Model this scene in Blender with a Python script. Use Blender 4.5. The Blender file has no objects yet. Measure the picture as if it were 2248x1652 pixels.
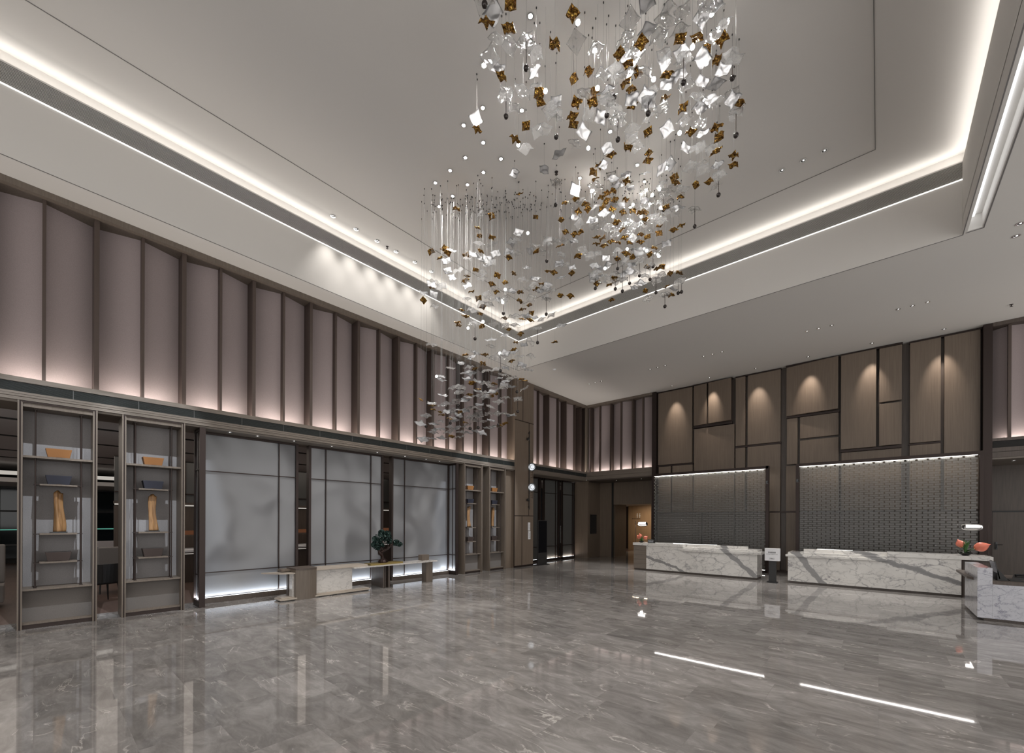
import bpy, math, random
from mathutils import Vector, Matrix, Euler
random.seed(7)
PI = math.pi
S = bpy.context.scene
C = S.collection

WORLD = 1.42; EXPO = .13
P_COVE = 1.7; P_LEDGE = 7; P_DESK = 420; P_STAR = 92; P_GLOBE = 60
# ------------------------------------------------------------------ camera
YAW = math.atan(806/919.5); ROLL = 0.00404
F = Vector((-math.sin(YAW), math.cos(YAW), 0)); R = Vector((math.cos(YAW), math.sin(YAW), 0)); U = Vector((0, 0, 1))
cr = R*math.cos(ROLL) + U*math.sin(ROLL); cu = U*math.cos(ROLL) - R*math.sin(ROLL)
cam = bpy.data.cameras.new('camera'); camo = bpy.data.objects.new('camera', cam); C.objects.link(camo)
camo.matrix_world = Matrix(((cr.x, cu.x, -F.x, 0), (cr.y, cu.y, -F.y, 0), (cr.z, cu.z, -F.z, 1.8), (0, 0, 0, 1)))
cam.sensor_width = 36; cam.lens = 36*919.5/2248; cam.shift_y = 315.2/2248; cam.clip_start = .05; cam.clip_end = 200
S.camera = camo

# ------------------------------------------------------------------ world, exposure
W = bpy.data.worlds.new('world'); S.world = W; W.use_nodes = True
W.node_tree.nodes['Background'].inputs[0].default_value = (1, .985, .965, 1)
W.node_tree.nodes['Background'].inputs[1].default_value = WORLD  # even fill added through the open back and right of the room
S.view_settings.view_transform = 'Standard'; S.view_settings.look = 'None'
S.view_settings.exposure = EXPO; S.view_settings.gamma = 1; S.view_settings.use_curve_mapping = False
S.cycles.use_denoising = True
S.cycles.max_bounces = 9; S.cycles.diffuse_bounces = 4; S.cycles.glossy_bounces = 4
S.cycles.transmission_bounces = 8; S.cycles.transparent_max_bounces = 12
S.cycles.caustics_reflective = False; S.cycles.caustics_refractive = False
S.cycles.sample_clamp_indirect = 4; S.cycles.blur_glossy = .5

WARM = (1, .88, .77); NEUT = (1, .965, .92); LEDGE = (1, .925, .85); COOL = (.86, .93, 1)

def area(name, loc, size, power, color, direction, spread=None):
    l = bpy.data.lights.new(name, 'AREA'); l.shape = 'RECTANGLE'; l.size, l.size_y = size
    l.energy = power; l.color = color
    if spread: l.spread = math.radians(spread)
    o = bpy.data.objects.new(name, l); C.objects.link(o); o.location = loc
    d = Vector(direction).normalized()
    # long side (local x) is kept along the world axis with the larger extent
    ax = Vector(LONG); z = -d; x = (ax - z*ax.dot(z)).normalized(); y = z.cross(x)
    o.matrix_world = Matrix(((x.x, y.x, z.x, loc[0]), (x.y, y.y, z.y, loc[1]), (x.z, y.z, z.z, loc[2]), (0, 0, 0, 1)))
    return o
def spot(name, loc, to, power, color, angle, blend=.5, rad=.03):
    l = bpy.data.lights.new(name, 'SPOT'); l.energy = power; l.color = color
    l.spot_size = math.radians(angle); l.spot_blend = blend; l.shadow_soft_size = rad
    o = bpy.data.objects.new(name, l); C.objects.link(o); o.location = loc
    o.rotation_euler = (Vector(to) - Vector(loc)).to_track_quat('-Z', 'Y').to_euler()
    return o
# --- cove of the ceiling tray: long strips on the ledge above the grilles
LONG = (0, 1, 0)
area('cove_light_left', (-9.81, 4.0, 8.60), (15, .05), P_COVE*15, NEUT, (.35, 0, 1))
area('cove_light_right', (1.17, 4.0, 8.60), (15, .05), P_COVE*15, NEUT, (-.35, 0, 1))
LONG = (1, 0, 0)
area('cove_light_back', (-4.32, 11.51, 8.60), (10.9, .05), P_COVE*10.9, NEUT, (0, -.35, 1))
area('cove_light_front', (-4.32, -3.45, 8.60), (10.9, .05), P_COVE*10.9, NEUT, (0, .35, 1))
# --- wall washers behind the ledge under the fabric panels
LONG = (0, 1, 0)
area('ledge_light_left', (-10.455, 5.0, 4.0), (13.9, .03), P_LEDGE*13.9, LEDGE, (-.25, 0, 1))
area('ledge_light_alcove', (-10.455, 15.1, 4.0), (3.9, .03), P_LEDGE*3.9, LEDGE, (-.25, 0, 1))
LONG = (1, 0, 0)
area('ledge_light_back', (-8.8, 17.255, 4.0), (3.0, .03), P_LEDGE*3.0, LEDGE, (0, .25, 1))
area('ledge_light_right', (4.2, 17.255, 4.0), (3.6, .03), P_LEDGE*3.6*.9, LEDGE, (0, .25, 1))
# --- recessed spots: wall, reception rows, tray edge, chandelier field
WALL_SPOTS = [(-6.25, 16.80), (-4.83, 16.76), (-3.3, 16.80), (-1.77, 16.72), (-.18, 16.70), (1.35, 16.78)]
for x, y in WALL_SPOTS: spot('wall_spot_light', (x, y, 7.17), (x, y + 3.0, 0), 165, WARM, 42, 1.0, .04)
DESK_ROWS = [(-8.65, -8.38, -8.11), (-6.16, -5.88, -5.62), (-4.35, -4.07, -3.79), (-1.56, -1.29, -1.0), (.35, .61, .88)]
for r in DESK_ROWS:
    for x in r[0:1] + r[2:3]: spot('desk_spot_light', (x, 14.46, 7.17), (x, 14.2, 0), P_DESK, NEUT, 42, .8, .05)
TRAY_L = [4.53, 5.10, 5.66, 6.21, 6.80, 7.36]
for y in TRAY_L: spot('tray_spot_light', (-9.5, y, 8.77), (-9.62, y, 0), 120, NEUT, 66, 1.0, .06)
for x in (-.80, -1.13, -1.48): spot('tray_spot_light', (x, 9.82, 8.77), (x, 10.2, 0), 90, NEUT, 50, .8, .05)
STARS = [(-3.66, 4.52), (-4.59, 4.54), (-5.08, 5.0), (-5.56, 5.0), (-4.61, 5.47), (-6.03, 5.47), (-5.54, 5.47), (-5.53, 5.94),
         (-6.01, 5.94), (-6.48, 5.47), (-6.95, 5.47), (-6.48, 5.94), (-6.95, 5.94), (-7.41, 5.94), (-4.62, 7.33), (-4.62, 7.8), (-3.66, 6.81), (-1.76, 6.15), (-3.66, 8.28), (-3.70, 8.75), (-4.2, 8.75), (-4.62, 8.75), (-3.60, 7.8), (-3.2, 5.47), (-2.7, 6.9), (-2.2, 7.33), (-2.7, 5.94)]
for i, (x, y) in enumerate(STARS):
    spot('chandelier_spot_light', (x, y, 8.74), (x, y, 0), P_STAR, NEUT, 116, .7, .04)
for x, y in STARS[9:14] + STARS[14:15]:
    spot('chandelier_fill_light', (x, y, 8.73), (-7.0, 6.4, 4.9), 420, NEUT, 34, .8, .03)  # extra beams added at these fittings to brighten the lowest leaves
UNITS = [(-.18, .73), (1.05, 1.965), (9.38, 10.24), (10.57, 11.43)]
for y0, y1 in UNITS:
    yc = (y0 + y1)/2
    spot('shelf_spot_light', (-6.5, yc, 8.72), (-10.8, yc, 2.0), 1700, COOL, 20, .4, .02)
LONG = (0, 1, 0)
# led lines at the foot of the frosted screens
SCREENS = [(2.30, 4.30, [3.86]), (4.55, 6.66, [4.99, 6.27]), (6.93, 9.14, [7.39])]
for y0, y1, m in SCREENS:
    area('screen_foot_light', (-10.765, (y0+y1)/2, .135), (y1-y0-.14, .02), 3.6*(y1-y0), COOL, (-.12, 0, 1))
LONG = (1, 0, 0)

# ------------------------------------------------------------------ materials
def new_mat(name):
    m = bpy.data.materials.new(name); m.use_nodes = True
    nt = m.node_tree; b = nt.nodes['Principled BSDF']
    return m, nt, b
def N(nt, t, **kw):
    n = nt.nodes.new(t)
    for k, v in kw.items():
        if k.startswith('i_'):
            key = k[2:]; key = int(key) if key.isdigit() else key.replace('_', ' ')
            n.inputs[key].default_value = v
        else: setattr(n, k, v)
    return n
def L(nt, a, b): nt.links.new(a, b)
def simple(name, col, rough=.5, metal=0, spec=.5, **kw):
    m, nt, b = new_mat(name)
    b.inputs['Base Color'].default_value = (*col, 1); b.inputs['Roughness'].default_value = rough
    b.inputs['Metallic'].default_value = metal; b.inputs['Specular IOR Level'].default_value = spec
    for k, v in kw.items(): b.inputs[k.replace('_', ' ')].default_value = v
    return m
def emit(name, col, strength, sampled=True):
    m = bpy.data.materials.new(name); m.use_nodes = True; nt = m.node_tree; nt.nodes.clear()
    e = N(nt, 'ShaderNodeEmission', i_0=(*col, 1), i_1=strength); o = N(nt, 'ShaderNodeOutputMaterial')
    L(nt, e.outputs[0], o.inputs[0])
    if not sampled: m.cycles.emission_sampling = 'NONE'
    return m
def pos(nt, scale=(1, 1, 1), obj=False, rot=(0, 0, 0)):
    if obj: src = N(nt, 'ShaderNodeTexCoord').outputs['Object']
    else: src = N(nt, 'ShaderNodeNewGeometry').outputs['Position']
    mp = N(nt, 'ShaderNodeMapping'); mp.inputs['Scale'].default_value = scale; mp.inputs['Rotation'].default_value = rot
    L(nt, src, mp.inputs[0]); return mp.outputs[0]
def ramp(nt, fac, stops):
    r = N(nt, 'ShaderNodeValToRGB'); e = r.color_ramp.elements
    while len(e) < len(stops): e.new(.5)
    for el, (p, c) in zip(e, stops): el.position = p; el.color = (*c, 1)
    L(nt, fac, r.inputs[0]); return r.outputs[0]
def wood(name, c0, c1, scale=(30, 30, 1.2), rough=.45, obj=False):
    m, nt, b = new_mat(name)
    p = pos(nt, scale, obj)
    n = N(nt, 'ShaderNodeTexNoise', i_Scale=1.6, i_Detail=6, i_Roughness=.6); L(nt, p, n.inputs[0])
    col = ramp(nt, n.outputs[0], [(.3, c0), (.7, c1)]); L(nt, col, b.inputs[0])
    b.inputs['Roughness'].default_value = rough
    bp = N(nt, 'ShaderNodeBump', i_Strength=.06, i_Distance=.01); L(nt, n.outputs[0], bp.inputs['Height']); L(nt, bp.outputs[0], b.inputs['Normal'])
    return m
def fabric(name, col, rough=.85):
    m, nt, b = new_mat(name)
    n = N(nt, 'ShaderNodeTexNoise', i_Scale=1.0, i_Detail=4); L(nt, pos(nt, (220, 220, 60)), n.inputs[0])
    a = tuple(c*.93 for c in col); d = tuple(min(1, c*1.07) for c in col)
    L(nt, ramp(nt, n.outputs[0], [(.35, a), (.65, d)]), b.inputs[0]); b.inputs['Roughness'].default_value = rough
    b.inputs['Specular IOR Level'].default_value = .25
    return m
M = {}
M['wood'] = wood('taupe_veneer', (.110, .087, .069), (.158, .127, .101))
M['wood_panel'] = wood('taupe_wall_veneer', (.128, .095, .070), (.174, .132, .098), (26, 26, .7), .5)
M['wood_dark'] = wood('dark_veneer', (.062, .046, .037), (.092, .070, .057))
M['wood_h'] = wood('ledge_veneer', (.125, .102, .082), (.180, .150, .124), (1.2, 1.2, 40))
M['wood_warm'] = wood('warm_veneer', (.30, .20, .12), (.40, .275, .17), (22, 22, .8))
M['wood_carved'] = wood('carved_wood', (.13, .062, .022), (.36, .20, .085), (34, 34, 2.2), .5, True)
M['bronze'] = simple('bronze_metal', (.035, .024, .021), .42, .6)
M['black'] = simple('black_gloss', (.008, .008, .009), .12)
M['blackm'] = simple('black_matt', (.014, .013, .013), .5)
M['slot'] = simple('black_recess', (.012, .011, .010), .8)
M['fabric'] = fabric('mauve_grey_fabric', (.32, .264, .260))
M['fin'] = simple('brown_fin_metal', (.085, .062, .052), .45, .4)
M['backcloth'] = fabric('pale_backing_fabric', (.29, .275, .275))
M['basecloth'] = fabric('taupe_base_fabric', (.15, .135, .125))
M['ceil'] = simple('ceiling_paint', (.62, .595, .565), .9, spec=.2)
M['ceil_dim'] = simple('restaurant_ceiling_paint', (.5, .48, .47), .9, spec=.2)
M['grille'] = simple('grille_paint', (.50, .485, .46), .6)
M['grille_dark'] = simple('vent_grille_paint', (.030, .036, .034), .6)
M['chrome'] = simple('chrome', (.75, .75, .75), .12, 1)
M['brass'] = simple('brass', (.27, .20, .065), .45, .6)
M['tan'] = simple('tan_leather', (.27, .115, .032), .6)
M['navy'] = simple('navy_leather', (.012, .013, .024), .6)
M['umber'] = simple('umber_leather', (.040, .026, .022), .6)
M['stone'] = simple('beige_stone', (.40, .345, .29), .35)
M['paper'] = simple('white_lacquer', (.74, .74, .76), .4)
M['ink'] = simple('dark_print', (.05, .05, .055), .6)
M['inklight'] = simple('pale_print', (.45, .47, .5), .6)
M['led'] = emit('led_white', (1, .97, .93), 3)
M['led_soft'] = emit('led_cool', (.94, .97, 1), 3)
M['glow_thin'] = emit('glow_edge', (1, .98, .95), 1.9)  # glowing strips: grille edge and the painted counter-top reflection
M['led_mosaic'] = emit('led_crystal', (1, .97, .94), 5)
M['globe'] = emit('lamp_globe', (1, .97, .93), P_GLOBE)
M['tube'] = emit('lamp_tube', (1, .97, .93), 9)
M['star'] = emit('spot_lens', (1, .97, .93), 60, False)
M['cove_far'] = emit('restaurant_cove', (1, .93, .84), .45)
M['petal'] = simple('coral_petal', (.72, .20, .13), .35)
M['petal_in'] = simple('petal_spadix', (.75, .42, .10), .5)
M['green'] = simple('leaf_green', (.04, .12, .025), .45)
M['night'] = simple('night_glass', (.006, .012, .016), .08)
M['city'] = emit('city_glow', (.25, .8, .62), .35, False)
M['orange'] = emit('orange_glow', (.9, .36, .18), .09, False)
M['white_cloth'] = simple('pale_upholstery', (.45, .43, .44), .8)
M['greycloth'] = simple('grey_upholstery', (.20, .185, .175), .85)
M['bluecloth'] = simple('blue_upholstery', (.035, .045, .085), .8)
M['redwood'] = simple('red_brown_leather', (.10, .035, .025), .5)
M['teal'] = simple('bronze_patina', (.018, .040, .034), .25, .5)
M['trunk'] = simple('bronze_trunk', (.028, .014, .011), .35, .5)
M['sconce'] = emit('sconce_face', (.93, .96, 1), .85)

# floor: polished grey-brown marble tiles
def floor_mat():
    m, nt, b = new_mat('polished_grey_marble')
    p = pos(nt)
    br = N(nt, 'ShaderNodeTexBrick', offset=.37, offset_frequency=2, squash=.8, squash_frequency=3)
    br.inputs['Scale'].default_value = 1; br.inputs['Brick Width'].default_value = 1.08; br.inputs['Row Height'].default_value = .54
    br.inputs['Mortar Size'].default_value = .0012; br.inputs['Mortar Smooth'].default_value = .3; br.inputs['Bias'].default_value = 0
    br.inputs['Color1'].default_value = (0, 0, 0, 1); br.inputs['Color2'].default_value = (1, 1, 1, 1); br.inputs['Mortar'].default_value = (.12, .12, .12, 1)
    L(nt, p, br.inputs[0])
    # every slab shifts the veining
    off = N(nt, 'ShaderNodeVectorMath', operation='SCALE'); L(nt, br.outputs[0], off.inputs[0]); off.inputs['Scale'].default_value = 13
    ad = N(nt, 'ShaderNodeVectorMath', operation='ADD'); L(nt, p, ad.inputs[0]); L(nt, off.outputs[0], ad.inputs[1])
    mp = N(nt, 'ShaderNodeMapping'); mp.inputs['Scale'].default_value = (1.0, 2.6, 1); mp.inputs['Rotation'].default_value = (0, 0, .12); L(nt, ad.outputs[0], mp.inputs[0])
    n1 = N(nt, 'ShaderNodeTexNoise', i_Scale=2.2, i_Detail=10, i_Roughness=.68, i_Distortion=.6); L(nt, mp.outputs[0], n1.inputs[0])
    base = ramp(nt, n1.outputs[0], [(.27, (.150, .140, .134)), (.5, (.240, .226, .218)), (.74, (.360, .344, .334))])
    # thin pale veins
    n2 = N(nt, 'ShaderNodeTexNoise', i_Scale=.9, i_Detail=7, i_Roughness=.55, i_Distortion=1.3); L(nt, mp.outputs[0], n2.inputs[0])
    v = N(nt, 'ShaderNodeMath', operation='SUBTRACT', i_1=.53); L(nt, n2.outputs[0], v.inputs[0])
    va = N(nt, 'ShaderNodeMath', operation='ABSOLUTE'); L(nt, v.outputs[0], va.inputs[0])
    vf = ramp(nt, va.outputs[0], [(0, (1, 1, 1)), (.013, (0, 0, 0))])
    n3 = N(nt, 'ShaderNodeTexNoise', i_Scale=1.7, i_Detail=2); L(nt, mp.outputs[0], n3.inputs[0])
    gate = ramp(nt, n3.outputs[0], [(.49, (0, 0, 0)), (.60, (1, 1, 1))])
    vm = N(nt, 'ShaderNodeMath', operation='MULTIPLY'); L(nt, vf, vm.inputs[0]); L(nt, gate, vm.inputs[1])
    vm2 = N(nt, 'ShaderNodeMath', operation='MULTIPLY', i_1=.75); L(nt, vm.outputs[0], vm2.inputs[0])
    mx = N(nt, 'ShaderNodeMix', data_type='RGBA'); L(nt, vm2.outputs[0], mx.inputs[0]); L(nt, base, mx.inputs[6]); mx.inputs[7].default_value = (.56, .53, .50, 1)
    # slab tone
    tone = ramp(nt, br.outputs[0], [(0, (.80, .795, .79)), (1, (1.16, 1.155, 1.15))])
    mu = N(nt, 'ShaderNodeMix', data_type='RGBA', blend_type='MULTIPLY'); mu.inputs[0].default_value = 1; L(nt, mx.outputs[2], mu.inputs[6]); L(nt, tone, mu.inputs[7])
    L(nt, mu.outputs[2], b.inputs[0])
    b.inputs['Roughness'].default_value = .03; b.inputs['Specular IOR Level'].default_value = .62
    return m
M['floor'] = floor_mat()

# white marble with bold grey veins; bands = list of (a, b, c, halfwidth) lines a*x + b*z + c = 0 in metres
def calacatta(name, bands, fine=1.0, base=(.66, .64, .61), dark=(.20, .195, .195), finecol=(.22, .21, .215), obj=False):
    m, nt, b = new_mat(name)
    p = pos(nt, obj=obj)
    wn = N(nt, 'ShaderNodeTexNoise', i_Scale=2.3, i_Detail=5, i_Roughness=.6); L(nt, p, wn.inputs[0])
    sx = N(nt, 'ShaderNodeSeparateXYZ'); L(nt, p, sx.inputs[0])
    cn = N(nt, 'ShaderNodeTexNoise', i_Scale=1.4, i_Detail=6, i_Roughness=.6); L(nt, p, cn.inputs[0])
    col = ramp(nt, cn.outputs[0], [(.3, tuple(c*.86 for c in base)), (.6, base)])
    def mth(op, a, bb=None):
        n = N(nt, 'ShaderNodeMath', operation=op)
        for i, v in enumerate((a, bb)):
            if v is None: continue
            if isinstance(v, (int, float)): n.inputs[i].default_value = v
            else: L(nt, v, n.inputs[i])
        return n.outputs[0]
    # fine branching veins from distorted voronoi cell borders
    mp = N(nt, 'ShaderNodeMapping'); mp.inputs['Scale'].default_value = (1.0, 1.0, 1.6); mp.inputs['Rotation'].default_value = (0, .6, 0); L(nt, p, mp.inputs[0])
    dn = N(nt, 'ShaderNodeTexNoise', i_Scale=3.0, i_Detail=6, i_Roughness=.65); L(nt, mp.outputs[0], dn.inputs[0])
    sc = N(nt, 'ShaderNodeVectorMath', operation='SCALE'); L(nt, dn.outputs[1], sc.inputs[0]); sc.inputs['Scale'].default_value = .42
    ad = N(nt, 'ShaderNodeVectorMath', operation='ADD'); L(nt, mp.outputs[0], ad.inputs[0]); L(nt, sc.outputs[0], ad.inputs[1])
    for s, w, st in ((1.7*fine, .022, 1.0), (3.9*fine, .026, .75)):
        vo = N(nt, 'ShaderNodeTexVoronoi', feature='DISTANCE_TO_EDGE', i_Scale=s); L(nt, ad.outputs[0], vo.inputs[0])
        g = N(nt, 'ShaderNodeTexNoise', i_Scale=1.1*s, i_Detail=3); L(nt, mp.outputs[0], g.inputs[0])
        gg = ramp(nt, g.outputs[0], [(.36, (0, 0, 0)), (.56, (1, 1, 1))])
        f = ramp(nt, vo.outputs['Distance'], [(0, (1, 1, 1)), (w, (.25, .25, .25)), (w*2.6, (0, 0, 0))])
        fac = mth('MULTIPLY', mth('MULTIPLY', f, gg), st)
        mx = N(nt, 'ShaderNodeMix', data_type='RGBA'); L(nt, fac, mx.inputs[0]); L(nt, col, mx.inputs[6]); mx.inputs[7].default_value = (*finecol, 1); col = mx.outputs[2]
    for a, bb, c, hw in bands:
        d = mth('ADD', mth('ADD', mth('MULTIPLY', sx.outputs[0], a), mth('MULTIPLY', sx.outputs[2], bb)), c)
        d = mth('ABSOLUTE', mth('ADD', d, mth('MULTIPLY', mth('SUBTRACT', wn.outputs[0], .5), .26)))
        f = ramp(nt, mth('DIVIDE', d, hw*2), [(.40, (1, 1, 1)), (.52, (0, 0, 0))])
        mx = N(nt, 'ShaderNodeMix', data_type='RGBA'); L(nt, mth('MULTIPLY', f, .9), mx.inputs[0]); L(nt, col, mx.inputs[6]); mx.inputs[7].default_value = (*dark, 1); col = mx.outputs[2]
    L(nt, col, b.inputs[0]); b.inputs['Roughness'].default_value = .16
    return m
def ln(x0, z0, x1, z1, hw):
    dx, dz = x1-x0, z1-z0; l = math.hypot(dx, dz); a, b = dz/l, -dx/l
    return (a, b, -(a*x0+b*z0), hw)
M['marble1'] = calacatta('white_marble_bold_vein', [ln(-6.32, .52, -5.05, .10, .045), ln(-3.75, .9, -2.85, .08, .07)])
M['marble2'] = calacatta('white_marble_bold_vein_long', [ln(-1.78, .82, -1.15, .05, .085), ln(.1, .82, 1.5, .34, .05), ln(.95, .5, 1.6, .28, .05)])
M['marble3'] = calacatta('white_marble_dense_vein', [], 1.9, (.50, .50, .54), finecol=(.20, .20, .25))
M['marble4'] = calacatta('pale_console_marble', [], 1.6, (.60, .57, .54), finecol=(.36, .34, .33))

def frosted():
    m, nt, b = new_mat('frosted_glass')
    p = pos(nt, (1, 1, .8))
    n = N(nt, 'ShaderNodeTexNoise', i_Scale=.95, i_Detail=0, i_Distortion=.9); L(nt, p, n.inputs[0])
    bp = N(nt, 'ShaderNodeBump', i_Strength=1.0, i_Distance=.17); L(nt, n.outputs[0], bp.inputs['Height']); L(nt, bp.outputs[0], b.inputs['Normal'])
    b.inputs['Base Color'].default_value = (.165, .166, .176, 1); b.inputs['Roughness'].default_value = .34; b.inputs['Specular IOR Level'].default_value = 1.0
    return m
M['frost'] = frosted()
M['frost_dark'] = simple('smoked_reeded_glass', (.085, .085, .082), .2)

# chandelier glass
def clear_glass():
    m, nt, b = new_mat('clear_wavy_glass')
    b.inputs['Base Color'].default_value = (.95, .955, .95, 1); b.inputs['Roughness'].default_value = .02
    b.inputs['IOR'].default_value = 1.32; b.inputs['Transmission Weight'].default_value = 1
    n = N(nt, 'ShaderNodeTexNoise', i_Scale=26, i_Detail=2); L(nt, pos(nt, obj=True), n.inputs[0])
    bp = N(nt, 'ShaderNodeBump', i_Strength=.35, i_Distance=.01); L(nt, n.outputs[0], bp.inputs['Height']); L(nt, bp.outputs[0], b.inputs['Normal'])
    # see-through and scattering share mixed in to lighten body and soften dark rims
    t = N(nt, 'ShaderNodeBsdfTransparent', i_0=(.93, .93, .93, 1)); d = N(nt, 'ShaderNodeBsdfDiffuse', i_0=(.8, .8, .8, 1)); tl = N(nt, 'ShaderNodeBsdfTranslucent', i_0=(.85, .85, .86, 1))
    a1 = N(nt, 'ShaderNodeMixShader', i_0=.6); L(nt, d.outputs[0], a1.inputs[1]); L(nt, tl.outputs[0], a1.inputs[2])
    a2 = N(nt, 'ShaderNodeMixShader', i_0=.13); L(nt, t.outputs[0], a2.inputs[1]); L(nt, a1.outputs[0], a2.inputs[2])
    a3 = N(nt, 'ShaderNodeMixShader', i_0=.42); L(nt, b.outputs[0], a3.inputs[1]); L(nt, a2.outputs[0], a3.inputs[2])
    L(nt, a3.outputs[0], nt.nodes['Material Output'].inputs[0])
    return m
M['clear'] = clear_glass()
def white_glass():
    m = bpy.data.materials.new('white_glass'); m.use_nodes = True; nt = m.node_tree; nt.nodes.clear()
    d = N(nt, 'ShaderNodeBsdfDiffuse', i_0=(.88, .88, .89, 1)); t = N(nt, 'ShaderNodeBsdfTranslucent', i_0=(.95, .95, .96, 1))
    g = N(nt, 'ShaderNodeBsdfGlossy', i_1=.12); fr = N(nt, 'ShaderNodeFresnel', i_0=1.45)
    tp = N(nt, 'ShaderNodeBsdfTransparent', i_0=(.97, .97, .98, 1)); m0 = N(nt, 'ShaderNodeMixShader', i_0=.38)
    m1 = N(nt, 'ShaderNodeMixShader', i_0=.72); m2 = N(nt, 'ShaderNodeMixShader'); o = N(nt, 'ShaderNodeOutputMaterial')
    L(nt, d.outputs[0], m1.inputs[1]); L(nt, t.outputs[0], m1.inputs[2]); L(nt, fr.outputs[0], m2.inputs[0])
    L(nt, m1.outputs[0], m0.inputs[1]); L(nt, tp.outputs[0], m0.inputs[2])
    L(nt, m0.outputs[0], m2.inputs[1]); L(nt, g.outputs[0], m2.inputs[2]); L(nt, m2.outputs[0], o.inputs[0])
    return m
M['white'] = white_glass()
def amber_glass():
    m, nt, b = new_mat('amber_crackle_glass')
    p = pos(nt, obj=True)
    v = N(nt, 'ShaderNodeTexVoronoi', i_Scale=34); L(nt, p, v.inputs[0])
    n = N(nt, 'ShaderNodeTexNoise', i_Scale=30, i_Detail=3); L(nt, p, n.inputs[0])
    L(nt, ramp(nt, n.outputs[0], [(.35, (.10, .040, .012)), (.55, (.30, .16, .030)), (.7, (.62, .42, .10))]), b.inputs[0])
    b.inputs['Metallic'].default_value = .75; b.inputs['Roughness'].default_value = .2
    bp = N(nt, 'ShaderNodeBump', i_Strength=.9, i_Distance=.02); L(nt, v.outputs[0], bp.inputs['Height']); L(nt, bp.outputs[0], b.inputs['Normal'])
    return m
M['amber'] = amber_glass()
def thin_crystal():
    m = bpy.data.materials.new('crystal_block'); m.use_nodes = True; nt = m.node_tree; nt.nodes.clear()
    t = N(nt, 'ShaderNodeBsdfTransparent', i_0=(.83, .825, .81, 1)); g = N(nt, 'ShaderNodeBsdfGlossy', i_0=(1, 1, 1, 1), i_1=.12)
    d = N(nt, 'ShaderNodeBsdfDiffuse', i_0=(.72, .72, .70, 1))
    n = N(nt, 'ShaderNodeTexNoise', i_Scale=60, i_Detail=2); L(nt, pos(nt), n.inputs[0])
    bp = N(nt, 'ShaderNodeBump', i_Strength=.5, i_Distance=.01); L(nt, n.outputs[0], bp.inputs['Height'])
    for s in (g, d): L(nt, bp.outputs[0], s.inputs['Normal'])
    fr = N(nt, 'ShaderNodeFresnel', i_0=1.36)
    m1 = N(nt, 'ShaderNodeMixShader', i_0=.09); L(nt, t.outputs[0], m1.inputs[1]); L(nt, d.outputs[0], m1.inputs[2])
    m2 = N(nt, 'ShaderNodeMixShader'); L(nt, fr.outputs[0], m2.inputs[0]); L(nt, m1.outputs[0], m2.inputs[1]); L(nt, g.outputs[0], m2.inputs[2])
    o = N(nt, 'ShaderNodeOutputMaterial'); L(nt, m2.outputs[0], o.inputs[0])
    return m
M['crystal'] = thin_crystal()
def lamp_glass():
    m = bpy.data.materials.new('smoked_lamp_glass'); m.use_nodes = True; nt = m.node_tree; nt.nodes.clear()
    t = N(nt, 'ShaderNodeBsdfTransparent', i_0=(.72, .70, .69, 1)); g = N(nt, 'ShaderNodeBsdfGlossy', i_1=.03)
    lw = N(nt, 'ShaderNodeFresnel', i_0=1.5); m2 = N(nt, 'ShaderNodeMixShader'); o = N(nt, 'ShaderNodeOutputMaterial')
    L(nt, lw.outputs[0], m2.inputs[0]); L(nt, t.outputs[0], m2.inputs[1]); L(nt, g.outputs[0], m2.inputs[2]); L(nt, m2.outputs[0], o.inputs[0])
    return m
M['lampglass'] = lamp_glass()

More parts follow.
